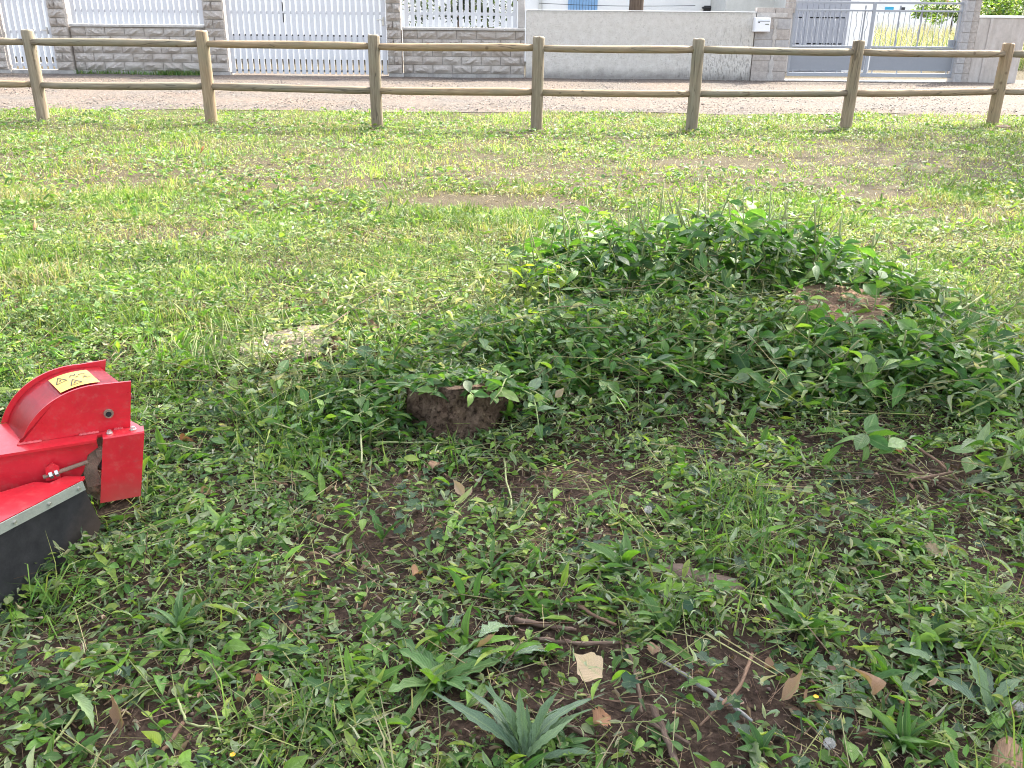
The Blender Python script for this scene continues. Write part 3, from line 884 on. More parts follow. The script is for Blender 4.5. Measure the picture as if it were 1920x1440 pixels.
# pier and rendered wall right of the gate
XE0, XE1 = xw(1802, 60), xw(1829, 60)
t = thing('cinder_pier', ((XE0 + XE1) / 2, WY, 0), 'tall grey cinder block pier right of the grey metal gate', 'pillar')
box('core', M['mortar'], t, XE0 + .004, XE1 - .004, WY - .04, WY + .26, -.05, 1.84)
zz = 0.0
while zz < 1.8:
    m = XE0 + (XE1 - XE0) * .55
    box('block', M['cinder'], t, XE0, m - .003, WY - .06, WY + .24, zz + .004, zz + .196, .004)
    box('block', M['cinder_warm'], t, m + .003, XE1, WY - .05, WY + .22, zz + .004, zz + .196, .004)
    zz += .2
XF0, XF1 = XE1 + .006, aty(1912, 110, WY).x
t = thing('rendered_wall', ((XF0 + XF1) / 2, WY, 0), 'brownish weathered rendered wall with white top at the right edge', 'wall')
zr = aty(1870, 29, WY).z
bm = bmesh.new(); bx(bm, XF0 - t.location.x, XF1 - t.location.x, -.03, .17, -.1, zr - .05, .01); link('wall_body', to_mesh(bm, 'wall_body'), M['streaky'], t)
bm = bmesh.new(); bx(bm, XF0 - t.location.x - .01, XF1 - t.location.x + .01, -.05, .19, zr - .048, zr, .008); link('coping', to_mesh(bm, 'coping'), M['white_house'], t)
a = xw(1850, 80); bm = bmesh.new(); bx(bm, a - t.location.x - .028, a - t.location.x + .028, -.052, -.032, -.05, zr - .06, .006); link('pilaster_strip', to_mesh(bm, 'pilaster_strip'), M['streaky'], t)

# ------------------------------------------------------------------ what stands behind the walls
HY = 27.0
t = thing('house', (aty(1100, 10, HY).x - 4, HY, 0), 'long white rendered house with blue shutters behind the plaster wall', 'house')
hx0, hx1 = -15.0, aty(1361, 10, HY).x
box('wall', M['white_house'], t, hx0, hx1, HY, HY + 7, -.1, 2.9)
bm = bmesh.new()
v = [bm.verts.new(p) for p in [(hx0 - .4, HY - .5, 2.85), (hx1 + .4, HY - .5, 2.85), (hx1 + .4, HY + 3.5, 4.2), (hx0 - .4, HY + 3.5, 4.2), (hx1 + .4, HY + 7.5, 2.85), (hx0 - .4, HY + 7.5, 2.85)]]
for vv in v: vv.co -= Vector(t.location)
bm.faces.new((v[0], v[1], v[2], v[3])); bm.faces.new((v[3], v[2], v[4], v[5])); bm.faces.new((v[0], v[3], v[5])); bm.faces.new((v[1], v[4], v[2]))
link('roof', to_mesh(bm, 'roof'), M['roof_tile'], t)
sx0, sx1 = aty(1065, 10, HY).x, aty(1120, 10, HY).x; sm = (sx0 + sx1) / 2; sz = aty(1090, 19.5, HY).z
box('window_sill', M['cap'], t, sx0 - .08, sx1 + .08, HY - .10, HY, sz - .07, sz - .005)
for a, c in ((sx0, sm - .006), (sm + .006, sx1)):
    sh = box('shutter', M['blue_paint'], t, a, c, HY - .045, HY - .006, sz, sz + 1.25, .004)
    for k in range(1, 5):
        xx = a + (c - a) * k / 5
        g = box('plank_groove', M['black_slot'], t, xx - .004, xx + .004, HY - .047, HY - .0455, sz + .01, sz + 1.24)
        g.parent = sh; g.location = (xx - (a + c) / 2, -.021, 0)
px = aty(991 - 2, 10, HY).x
bm = bmesh.new(); bmesh.ops.create_cone(bm, segments=10, radius1=.05, radius2=.05, depth=2.9, cap_ends=True)
dp = link('drain_pipe', to_mesh(bm, 'drain_pipe', True), M['grey_render'], t); dp.location = (aty(1013, 10, HY).x - t.location.x, -.06, 1.45)
bm = bmesh.new(); bx(bm, -.17, .17, -.12, 0, -.14, .10, .02); bx(bm, -.22, .22, -.17, 0, .02, .07, .01)
vb = link('wall_vent', to_mesh(bm, 'wall_vent'), M['dark_steel'], t); vb.location = (aty(1330, 18, HY).x - t.location.x, 0, aty(1330, 18, HY).z)
# clothes line across the facade
bm = bmesh.new(); pts = [(aty(1010, 6, HY).x + k * (aty(1300, 10, HY).x - aty(1010, 6, HY).x) / 8) for k in range(9)]
rr = []
for k, xx in enumerate(pts):
    z = aty(1010, 6, HY - .3).z - .04 * math.sin(k / 8 * math.pi) - .02 * k / 8
    rr.append([bm.verts.new((xx + 0, HY - .3 + .008 * math.cos(q * 2.09), z + .008 * math.sin(q * 2.09))) for q in range(3)])
for a, c in zip(rr[:-1], rr[1:]):
    for q in range(3): bm.faces.new((a[q], a[(q + 1) % 3], c[(q + 1) % 3], c[q]))
tag(link('wire', to_mesh(bm, 'wire'), M['dark_steel']), 'thin grey wire strung across the white house front', 'wire')

SY = 25.0
t = thing('shed', (aty(1410, 10, SY).x, SY, 0), 'pale grey rendered outbuilding right of the white house', 'shed')
box('wall', M['grey_render'], t, aty(1361, 10, SY).x, aty(1453, 10, SY).x, SY, SY + 3, -.1, 2.5)
box('door', M['garage'], t, aty(1454, 10, SY).x, aty(1471, 10, SY).x, SY + .02, SY + .1, -.1, 2.4)
box('door_post', M['white_house'], t, aty(1471.5, 10, SY).x, aty(1477, 10, SY).x, SY - .02, SY + .1, -.1, 2.4)
GYd = 23.5
ga0, ga1 = aty(1477, 60, GYd).x, aty(1588, 60, GYd).x
t = thing('garage', ((ga0 + ga1) / 2, GYd, 0), 'grey panelled garage behind the left half of the metal gate', 'garage')
gm = aty(1520, 60, GYd).x
k = 0; xx = ga0
while xx < ga1 - .01:
    c = min(ga1, xx + .135)
    box('panel', M['garage'], t, xx + .002, c - .002, GYd + (.0 if k % 2 else .006), GYd + .06, 0, 2.6, .003); xx = c; k += 1
box('back_wall', M['grey_render'], t, ga0, ga1, GYd + .065, GYd + 3, 0, 2.6)
zA, zB = aty(1540, 33, GYd).z, aty(1540, 82, GYd).z
for zz in (zA, zB):
    for i in range(9):
        a = ga0 + .05 + i * (ga1 - ga0 - .1) / 9
        if i == 2: continue
        box('vent_slot', M['black_slot'], t, a, a + .105, GYd - .006, GYd - .001, zz - .012, zz + .014)
box('corner_wall', M['white_house'], t, ga1 + .004, aty(1640, 60, GYd).x, GYd + .03, GYd + 3, 0, 2.5)

# pollarded tree behind the plaster wall
TY = 22.4
tp = aty(1193, 10, TY)
t = thing('tree', (tp.x, TY, 0), 'brown tree trunk standing behind the plaster wall', 'tree')
def trunk_mesh(pts, radii, k=12, rough=.12, seed=0):
    r = np.random.default_rng(seed); bm = bmesh.new(); rings = []
    for (p, rad) in zip(pts, radii):
        rings.append([bm.verts.new((p[0] + rad * (1 + r.uniform(-rough, rough)) * math.cos(2 * math.pi * j / k), p[1] + rad * (1 + r.uniform(-rough, rough)) * math.sin(2 * math.pi * j / k), p[2])) for j in range(k)])
    for a, c in zip(rings[:-1], rings[1:]):
        for j in range(k): bm.faces.new((a[j], a[(j + 1) % k], c[(j + 1) % k], c[j]))
    bm.faces.new(rings[-1])
    return to_mesh(bm, 'trunk', True)
link('trunk', trunk_mesh([(0, 0, z) for z in (-.1, .3, .7, 1.1, 1.5, 1.9, 2.4, 3.0)], (.26, .21, .18, .165, .165, .17, .19, .16), seed=3), M['bark'], t)
def crown_mesh(center, rad, n, size, pal, w, seed, clumps=26):
    global rng
    r = np.random.default_rng(seed)
    d = r.normal(size=(clumps, 3)); d /= np.linalg.norm(d, axis=1)[:, None]
    cc = d * (r.random((clumps, 1)) ** .45) * np.array(rad)
    i = r.integers(0, clumps, n)
    P = np.array(center) + cc[i] + r.normal(size=(n, 3)) * np.array(rad) * .16
    b = MB()
    b.add(T['oval_s'][0], P, frames(r.uniform(0, 6.3, n), r.uniform(-.9, .5, n), r.uniform(-.8, .8, n)), r.uniform(.7, 1.3, n) * size, pick_cols(n, pal, w))
    return b.mesh('crown')
TREEPAL = [(.05, .11, .03), (.08, .15, .04), (.12, .20, .05)]
link('crown', crown_mesh((0, 0, 3.5), (.9, .9, .7), 900, .16, TREEPAL, (3, 3, 1), 5, 14), M['leaf'], t)

# beyond the metal gate: field of dry grass, low white wall, far house, shrubs
FY = 58.0
fx0, fx1 = aty(1600, 32, FY).x, aty(1830, 32, FY).x
t = thing('garden_wall', ((fx0 + fx1) / 2, FY, 0), 'low white garden wall behind the dry field', 'wall')
box('wall_body', M['white_house'], t, fx0, fx1, FY, FY + .2, -.1, aty(1700, 28, FY).z, .01)
F2 = 72.0
hx0, hx1 = aty(1618, 14, F2).x, aty(1774, 14, F2).x
t = thing('house', ((hx0 + hx1) / 2, F2, 0), 'far small white house with brown roof and turquoise shutters', 'house')
ze = aty(1690, 5, F2).z
box('wall', M['white_house'], t, hx0, hx1, F2, F2 + 8, -.1, ze)
bm = bmesh.new(); xmid = aty(1690, 0, F2).x
v = [bm.verts.new(Vector(p) - t.location) for p in [(hx0 - .5, F2 - .5, ze - .1), (hx1 + .5, F2 - .5, ze - .1), (hx1 + .5, F2 + 8.5, ze - .1), (hx0 - .5, F2 + 8.5, ze - .1), (xmid, F2 - .5, ze + 1.5), (xmid, F2 + 8.5, ze + 1.5)]]
for f in ((0, 4, 5, 3), (4, 1, 2, 5)): bm.faces.new([v[i] for i in f])
r_ = bmesh.ops.solidify(bm, geom=bm.faces[:], thickness=.15)
link('roof', to_mesh(bm, 'roof'), M['roof_tile'], t)
bm = bmesh.new(); v = [bm.verts.new(Vector(p) - t.location) for p in [(hx0, F2 + .004, ze - .02), (hx1, F2 + .004, ze - .02), (xmid, F2 + .004, ze + 1.38)]]; bm.faces.new(v)
link('gable', to_mesh(bm, 'gable'), M['white_house'], t)
a, c = aty(1659, 17, F2), aty(1675, 17, F2)
box('shutter', M['turquoise'], t, a.x, c.x, F2 - .05, F2 - .004, aty(1667, 21, F2).z, aty(1667, 13, F2).z)
a, c = aty(1688, 17, F2), aty(1696.5, 17, F2)
box('window', M['dark_steel'], t, a.x, c.x, F2 - .04, F2 - .004, aty(1692, 20, F2).z, aty(1692, 13.5, F2).z)
# dry grass
b = MB(); n = 16000
y = 25.0 + (rng.random(n) ** 1.6) * 30; x = rng.uniform(0, 1, n) * (y * .6 + 6 - y * .36) + y * .36
k = (x > aty(1640, 60, 23.5).x * y / 23.5 - .3); x, y = x[k], y[k]; n = len(x)
P = np.stack([x, y, np.zeros(n)], 1)
hs = rng.uniform(.45, 1.0, n)
S = np.stack([rng.uniform(.008, .022, n) * (y / 25) ** .6, hs, hs], 1)
C = pick_cols(n, [(.46, .40, .25), (.54, .48, .32), (.38, .35, .19), (.24, .27, .12)], (4, 4, 3, 1.5))
grn = (y < 27.5) & (rng.random(n) < .6); C[grn] = pick_cols(grn.sum(), [(.16, .24, .08), (.25, .30, .12)], (1, 1))
for i in range(4): b.add(T['blade'][i], P[i::4], frames(rng.uniform(0, 6.3, len(P[i::4])), np.zeros(len(P[i::4])), np.zeros(len(P[i::4]))), S[i::4], C[i::4])
tag(link('dry_field_grass', b.mesh('dry_field_grass'), M['litter']), 'tall dry straw coloured field grass beyond the metal gate', 'grass', kind='stuff')
def bush(px, py, Y, rad, n, pal, w, size, label, seed, z=None):
    c = aty(px, py, Y); zc = c.z if z is None else z
    t = thing('shrub', (c.x, Y, 0), label, 'shrub')
    link('foliage', crown_mesh((0, 0, zc), rad, n, size, pal, w, seed, 18), M['leaf'], t)
    m = trunk_mesh([(0, 0, z_) for z_ in (-.05, zc * .4, zc)], (.07, .05, .03), 6, .1, seed); m.name = 'stem'
    link('stem', m, M['bark'], t)
YG = [(.20, .30, .05), (.12, .22, .05), (.26, .30, .12), (.09, .16, .05)]
bush(1862, 8, 25.0, (.75, .7, .62), 1500, YG, (2, 2, 3, 3), .11, 'bright green shrub behind the rendered wall at top right', 21)
bush(1905, 10, 26.5, (.7, .7, .7), 1200, YG, (2, 2, 5, 2), .12, 'pale leafy shrub at the top right corner behind the rendered wall', 22)
bush(1740, 16, 52.0, (.9, .8, .55), 700, [(.16, .26, .06), (.30, .34, .12), (.10, .18, .05)], (3, 2, 2), .2, 'small yellow green shrub in front of the far white house', 23)
bush(1790, 14, 46.0, (1.3, .9, .75), 900, [(.08, .14, .05), (.14, .20, .07), (.30, .32, .16)], (3, 3, 1), .2, 'dark green spreading bush right of the far white house', 24)
bush(860, 12, 22.2, (1.15, .35, .5), 900, [(.02, .035, .02), (.035, .05, .03), (.05, .06, .035)], (3, 2, 1), .12, 'dark shrub seen through the white pickets beside the plaster wall', 25, 1.3)
rf = aty(1752, 13, 51.0)
bm = bmesh.new(); bmesh.ops.create_icosphere(bm, subdivisions=1, radius=.10)
for v in bm.verts: v.co *= random.uniform(.7, 1.3)
tag(link('flower', to_mesh(bm, 'flower'), M['roof_tile']), 'red flower head on the small yellow green far shrub', 'flower').location = rf

# ------------------------------------------------------------------ timber post and rail fence
POSTS = [((82, 228), 1.06), ((397, 232), 1.07), ((708, 240), 1.05), ((1006, 245), 1.05), ((1296, 248), 1.045), ((1585, 241), 1.03), ((1860, 234), 1.0)]
pts = [at(*p, 0.0) for p, _ in POSTS]
hts = [h for _, h in POSTS]
pts = [pts[0] + Vector((-2.1, -.02, 0))] + pts + [pts[-1] + Vector((2.12, .55, 0))]
hts = [1.06] + hts + [1.0]
fence = thing('timber_fence', (pts[4].x, pts[4].y, 0), 'round timber post and two rail fence along the gravel lane', 'fence')
FO = Vector(fence.location)
def post_mesh(h, r, seed):
    rr = np.random.default_rng(seed); bm = bmesh.new(); k = 18; rings = []
    zs = [-.15, 0, .15, .35, .6, .8, h - .018, h, h]
    rs = [r * 1.03, r * 1.02, r, r, r * .99, r * .985, r * .98, r * .90, r * .45]
    bend = rr.uniform(-.006, .006, 2)
    wob = rr.uniform(-.02, .02, k)
    for z, q in zip(zs, rs):
        rings.append([bm.verts.new((bend[0] * math.sin(z * 3) + q * (1 + wob[j]) * math.cos(2 * math.pi * j / k), bend[1] * math.sin(z * 3) + q * (1 + wob[j]) * math.sin(2 * math.pi * j / k), z + (.004 * math.sin(j) if z == h else 0))) for j in range(k)])
    for a, c in zip(rings[:-1], rings[1:]):
        for j in range(k): bm.faces.new((a[j], a[(j + 1) % k], c[(j + 1) % k], c[j]))
    bm.faces.new(rings[-1]); bm.faces.new(rings[0][::-1])
    return to_mesh(bm, 'post', True)
LEAN = [0, .02, .006, 0, -.003, -.004, -.012, -.012, 0]
for i, (p, h) in enumerate(zip(pts, hts)):
    o = link('post', post_mesh(h, .072 + random.uniform(-.003, .003), i), M['post_wood'], fence)
    o.location = p - FO; o.rotation_euler = (random.uniform(-.01, .01), -LEAN[i], random.uniform(0, 6))
def rail_mesh(L, r, seed):
    rr = np.random.default_rng(seed); bm = bmesh.new(); k = 14; n = 9; rings = []
    ph = rr.uniform(0, 6, 2)
    for i in range(n):
        t = i / (n - 1); x = (t - .5) * L
        q = r * (1 + .04 * math.sin(t * 5 + ph[0]))
        if i in (0, n - 1): q *= .82
        rings.append([bm.verts.new((x, q * math.cos(2 * math.pi * j / k) + .006 * math.sin(t * 3 + ph[1]), q * math.sin(2 * math.pi * j / k) + .005 * math.sin(t * 4 + ph[0]))) for j in range(k)])
    for a, c in zip(rings[:-1], rings[1:]):
        for j in range(k): bm.faces.new((a[j], c[j], c[(j + 1) % k], a[(j + 1) % k]))
    bm.faces.new(rings[-1]); bm.faces.new(rings[0][::-1])
    return to_mesh(bm, 'rail', True)
for i in range(len(pts) - 1):
    for zf, dz in ((.925, 0), (.435, 0)):
        a = pts[i] + Vector((LEAN[i] * -zf, .0, zf - (.055 if i >= 6 else 0) * (1 if zf > .6 else .4) * (i - 5) / 2))
        c = pts[i + 1] + Vector((LEAN[i + 1] * -zf, .0, zf - (.055 if i >= 5 else 0) * (1 if zf > .6 else .4) * (i - 4) / 2))
        d = c - a; mid = (a + c) / 2
        o = link('rail', rail_mesh(d.length - .05, .043 + random.uniform(-.002, .003), 50 + i * 2 + (zf > .6)), M['rail_wood'], fence)
        o.location = mid - FO
        o.rotation_euler = d.to_track_quat('X', 'Z').to_euler()
        o.rotation_euler.rotate_axis('X', random.uniform(-.6, .6))
c = at(1870, 240); bm = bmesh.new(); bmesh.ops.create_icosphere(bm, subdivisions=2, radius=.09)
for v in bm.verts: v.co *= random.uniform(.85, 1.15); v.co.z *= .5
o = link('stone', to_mesh(bm, 'stone'), M['stone']); o.location = c + Vector((.02, -.10, .01)); tag(o, 'reddish brown stone at the foot of the rightmost visible fence post', 'stone')

# ------------------------------------------------------------------ trees outside the picture whose shade the photograph shows
def shade_tree(base, top, rad, n, size, label, seed):
    t = thing('tree', base, label, 'tree')
    tx = Vector(top) - Vector(base)
    p = [(tx.x * f * f * .8, tx.y * f * f * .8, tx.z * f) for f in (0, .15, .35, .55, .75, .95)]
    link('trunk', trunk_mesh([(0, 0, -.15)] + p, (.24, .20, .17, .15, .13, .10, .06), 12, .08, seed), M['bark'], t)
    link('crown', crown_mesh(tuple(tx), rad, n, size, TREEPAL, (3, 3, 1), seed, 46), M['leaf'], t)
shade_tree((5.9, 5.0, 0), (4.3, 5.5, 6.2), (3.1, 2.4, 1.5), 7800, .21, 'leafy tree standing right of the lawn, shading the foreground weeds', 31)
shade_tree((11.2, 12.4, 0), (9.6, 13.1, 6.0), (2.9, 2.2, 1.3), 4000, .19, 'leafy tree near the right end of the timber fence', 32)

# ------------------------------------------------------------------ stumps
def stump(px, py, z, rx, ry, label, seed, cut, tilt=(0, 0), loc=None, rough=.10, flare=1.12):
    p = at(px, py, z) if loc is None else Vector(loc)
    p = Vector((p.x, p.y, 0)); g = float(hgt(p.x, p.y))
    t = thing('tree_stump', (p.x, p.y, 0), label, 'tree stump', None)
    r = np.random.default_rng(seed); k = 80
    prof = 1 + rough * np.sin(np.arange(k) / k * 2 * math.pi * 3 + r.uniform(0, 6)) + rough * .8 * (vnoise(np.arange(k) * 1.0, np.zeros(k), 5.0, seed) - .5)
    zs = np.linspace(g - .12, z, 20)
    th = np.arange(k) / k * 2 * math.pi
    def crumble(zz): return 1 + .20 * (vnoise(th * rx * 8 + seed, np.full(k, zz * 10), .35, seed) - .5) + .17 * (vnoise(th * rx * 8 + seed, np.full(k, zz * 10), .14, seed + 1) - .5) + (.09 * (vnoise(th * rx * 8, np.full(k, zz * 10), .05, seed + 2) - .5))
    bm = bmesh.new(); rings = []
    def top(x, y): return tilt[0] * x + tilt[1] * y
    for zz in zs:
        f = (zz - zs[0]) / (zs[-1] - zs[0]); s = flare + (1 - flare) * f; cb = crumble(zz) * s
        rings.append([bm.verts.new((rx * cb[j] * prof[j] * math.cos(2 * math.pi * j / k), ry * cb[j] * prof[j] * math.sin(2 * math.pi * j / k),
                                    zz + f * top(rx * math.cos(2 * math.pi * j / k), ry * math.sin(2 * math.pi * j / k)) + r.uniform(-.006, .006))) for j in range(k)])
    for a, c in zip(rings[:-1], rings[1:]):
        for j in range(k): bm.faces.new((a[j], a[(j + 1) % k], c[(j + 1) % k], c[j]))
    link('bark', to_mesh(bm, 'bark', True), M['stump_bark'], t)
    bm = bmesh.new(); rings = []
    for q in (1.0, .93, .75, .5, .25, .04):
        rings.append([bm.verts.new((rx * q * prof[j] * math.cos(2 * math.pi * j / k), ry * q * prof[j] * math.sin(2 * math.pi * j / k),
                                    z + top(rx * q * math.cos(2 * math.pi * j / k), ry * q * math.sin(2 * math.pi * j / k)) + (.004 if q < .95 else -.004) + r.uniform(-.005, .005) * (q < .9))) for j in range(k)])
    for a, c in zip(rings[:-1], rings[1:]):
        for j in range(k): bm.faces.new((a[j], a[(j + 1) % k], c[(j + 1) % k], c[j]))
    bm.faces.new(rings[-1])
    link('cut_face', to_mesh(bm, 'cut_face'), cut, t)
    return t
stump(1580, 568, .185, .20, .19, 'brown sawn tree stump ringed by leafy shoots at right', 3, M['cut_brown'], (0, .16))
stump(850, 775, .145, .165, .15, 'dark stump with crumbly brown side showing under the middle shoots', 4, M['stump_bark'], (.10, -.40), loc=(-.185, 2.80, 0), rough=.09, flare=1.05)
stump(535, 645, .082, .21, .15, 'pale grey sawn stump almost level with the grass at left', 5, M['cut_pale'], (.16, .12))
SOLID += [(1.41, 3.62, .19), (-.185, 2.80, .14), (-.90, 3.35, .13)]

for q in ((1262, 1085), (1300, 1098), (1340, 1110), (1375, 1122)):
    p = at(*q); SOLID.append((p.x, p.y + .01, .042))
# ------------------------------------------------------------------ red stump grinder, cutter head only reaches into the picture
A0 = at(240, 801, .29)
MU = Vector((math.cos(math.radians(23.9)), math.sin(math.radians(23.9)), 0)); MN = Vector((MU.y, -MU.x, 0))
mach = thing('stump_grinder', (A0.x, A0.y, 0), 'red stump grinder head with black rubber flap at the left edge', 'machine', rz=math.radians(23.9))
# local axes of the machine: x along the guard (to the right), y away from the viewer, z up
def mpart(name, bm, mat, parent=mach, smooth=False):
    o = link(name, to_mesh(bm, name, smooth), mat, parent)
    if smooth:
        try: o.data.set_sharp_from_angle(angle=math.radians(40))
        except Exception: pass
    return o
def arc(n=18, shift=0.0, cx=-.06, cz=.215, r=.208, a0=158.5, a1=86):
    return [(cx + shift + r * math.cos(math.radians(a0 + (a1 - a0) * i / (n - 1))), cz + r * math.sin(math.radians(a0 + (a1 - a0) * i / (n - 1)))) for i in range(n)]
def plate(bm, outline, y0, y1):
    f = [bm.verts.new((x, y0, z)) for x, z in outline]; g = [bm.verts.new((x, y1, z)) for x, z in outline]
    bm.faces.new(f); bm.faces.new(g[::-1]); n = len(f)
    for i in range(n): bm.faces.new((f[i], g[i], g[(i + 1) % n], f[(i + 1) % n]))
out = arc() + [(.026, .420), (.006, .292), (-.262, .2915)]
bm = bmesh.new(); plate(bm, out, -.006, 0); mpart('side_plate', bm, M['red'])
far = arc(18, -.05, r=.214) + [(-.03, .432), (-.06, .292), (-.31, .292)]
bm = bmesh.new(); plate(bm, far, .150, .156); mpart('far_plate', bm, M['red'])
bm = bmesh.new(); nr = arc(18, 0, r=.2045); fr = arc(18, -.045, r=.2045)
nr = nr + [(.000, .4165)]; fr = fr + [(-.05, .4165)]
a = [bm.verts.new((x, .001, z)) for x, z in nr]; c = [bm.verts.new((x, .149, z)) for x, z in fr]
for i in range(len(a) - 1): bm.faces.new((a[i], a[i + 1], c[i + 1], c[i]))
bmesh.ops.solidify(bm, geom=bm.faces[:], thickness=.004)
cover = mpart('guard_cover', bm, M['red'], smooth=True)
# yellow warning sticker on the curved cover: laid on the cover itself
def on_cover(f, s, lift=.0012):
    """f 0..1 along the arc list, s 0..1 across from near to far."""
    i = f * (len(nr) - 1); k = min(int(i), len(nr) - 2); q = i - k
    pa = Vector((nr[k][0] + (nr[k + 1][0] - nr[k][0]) * q, .001, nr[k][1] + (nr[k + 1][1] - nr[k][1]) * q))
    pb = Vector((fr[k][0] + (fr[k + 1][0] - fr[k][0]) * q, .149, fr[k][1] + (fr[k + 1][1] - fr[k][1]) * q))
    p = pa.lerp(pb, s); d = (p - Vector((-.06 - .045 * s, p.y, .215))).normalized()
    return p + d * (.004 + lift)
bm = bmesh.new(); g = [[bm.verts.new(on_cover(.60 + .345 * i / 8, .06 + .70 * j / 3)) for j in range(4)] for i in range(9)]
for i in range(8):
    for j in range(3): bm.faces.new((g[i][j], g[i + 1][j], g[i + 1][j + 1], g[i][j + 1]))
stk = mpart('warning_sticker', bm, M['yellow'], smooth=True)
def ink(poly):
    """strip along a polyline of sticker coordinates"""
    for (f0, s0), (f1, s1) in zip(poly[:-1], poly[1:]):
        w = .0013
        p0, p1 = on_cover(f0, s0, .0022), on_cover(f1, s1, .0022); d = (p1 - p0)
        sd = d.cross(Vector((-.2, 0, 1))).normalized() * w
        v = [bm.verts.new(p) for p in (p0 - sd, p1 - sd, p1 + sd, p0 + sd)]; bm.faces.new(v)
bm = bmesh.new()
for f0, s0 in ((.625, .42), (.715, .16)):            # two warning triangles
    ink([(f0, s0), (f0 + .10, s0 + .02), (f0 + .05, s0 + .24), (f0, s0)])
    ink([(f0 + .035, s0 + .05), (f0 + .055, s0 + .10), (f0 + .05, s0 + .13)])
ink([(.76, .52), (.78, .60), (.81, .56), (.82, .63)]); ink([(.80, .47), (.83, .50)])
ink([(.85, .36), (.87, .42), (.89, .37), (.92, .40)]); ink([(.86, .45), (.90, .47)]); ink([(.84, .55), (.87, .60), (.90, .57)])
mpart('pictogram', bm, M['black_print'], stk)
# hole boss
bm = bmesh.new(); bmesh.ops.create_cone(bm, segments=20, radius1=.0125, radius2=.0115, depth=.006, cap_ends=True)
o = mpart('hole_collar', bm, M['rust'], smooth=True); o.rotation_euler = (math.pi / 2, 0, 0); o.location = (-.040, -.009, .340)
bm = bmesh.new(); bmesh.ops.create_cone(bm, segments=16, radius1=.007, radius2=.007, depth=.002, cap_ends=True)
o2 = mpart('hole', bm, M['black_slot'], o); o2.location = (0, 0, .0035)
# deck and recessed plate below it
bm = bmesh.new(); v = [(-.9, .150), (-.05, .150), (.028, .001), (.030, -.022), (-.075, -.024), (-.078, -.053), (-.9, -.053)]
f = [bm.verts.new((x, y, .291)) for x, y in v]; g = [bm.verts.new((x, y, .284)) for x, y in v]
bm.faces.new(f); bm.faces.new(g[::-1])
for i in range(7): bm.faces.new((f[i], g[i], g[(i + 1) % 7], f[(i + 1) % 7]))
mpart('deck', bm, M['red'])
bm = bmesh.new(); plate(bm, [(-.9, .283), (-.078, .283), (-.078, .262), (-.105, .245), (-.122, .20), (-.15, .165), (-.9, .12)], -.036, -.030); mpart('channel_plate', bm, M['red'])
for a, c in ((-.262, -.205), (-.118, -.07), (-.035, -.012)):
    bm = bmesh.new(); n = 14; rings = []
    for i in range(n):
        x = a + (c - a) * i / (n - 1); r = .0042 * (1 + .25 * math.sin(i * 2.1)) * (.5 if i in (0, n - 1) else 1)
        rings.append([bm.verts.new((x, -.008 + r * math.cos(q), .2925 + r * math.sin(q))) for q in (0, 1.05, 2.1, 3.14, 4.2, 5.24)])
    for r0, r1 in zip(rings[:-1], rings[1:]):
        for q in range(6): bm.faces.new((r0[q], r0[(q + 1) % 6], r1[(q + 1) % 6], r1[q]))
    bm.faces.new(rings[0]); bm.faces.new(rings[-1][::-1])
    mpart('weld_bead', bm, M['weld'], smooth=True)
# folded bracket with two bolts
bm = bmesh.new()
prof = [(-.020, .2935), (-.055, .2935), (-.0565, .2915), (-.0565, .112)]
pin = [(-.020, .2965), (-.0565, .2965), (-.0600, .2930), (-.0600, .112)]
def ext(prof_a, prof_b, x0t, x1t, x0b, x1b):
    n = len(prof_a)
    for (A_, B_) in ((prof_a, prof_b),):
        L0 = []; L1 = []
        for i, ((ya, za), (yb, zb_)) in enumerate(zip(A_, B_)):
            q = 0 if i < n - 1 else 1
            xa, xb = (x0t, x1t) if i < n - 1 else (x0b, x1b)
            L0.append((bm.verts.new((xa, ya, za)), bm.verts.new((xa, yb, zb_)))); L1.append((bm.verts.new((xb, ya, za)), bm.verts.new((xb, yb, zb_))))
        for i in range(n - 1):
            bm.faces.new((L0[i][1], L0[i + 1][1], L1[i + 1][1], L1[i][1])); bm.faces.new((L0[i][0], L1[i][0], L1[i + 1][0], L0[i + 1][0]))
            bm.faces.new((L0[i][0], L0[i + 1][0], L0[i + 1][1], L0[i][1])); bm.faces.new((L1[i][0], L1[i][1], L1[i + 1][1], L1[i + 1][0]))
        bm.faces.new((L0[0][0], L0[0][1], L1[0][1], L1[0][0])); bm.faces.new((L0[-1][0], L1[-1][0], L1[-1][1], L0[-1][1]))
ext(prof, pin, -.062, .038, -.096, .004)
br = mpart('folded_bracket', bm, M['red'])
for xb in (-.045, .012):
    bm = bmesh.new()
    bmesh.ops.create_cone(bm, segments=16, radius1=.0085, radius2=.0085, depth=.002, cap_ends=True)
    bmesh.ops.create_cone(bm, segments=6, radius1=.0066, radius2=.006, depth=.006, cap_ends=True, matrix=Matrix.Translation((0, 0, .004)))
    o = mpart('bolt', bm, M['zinc']); o.location = (xb, -.036, .298)
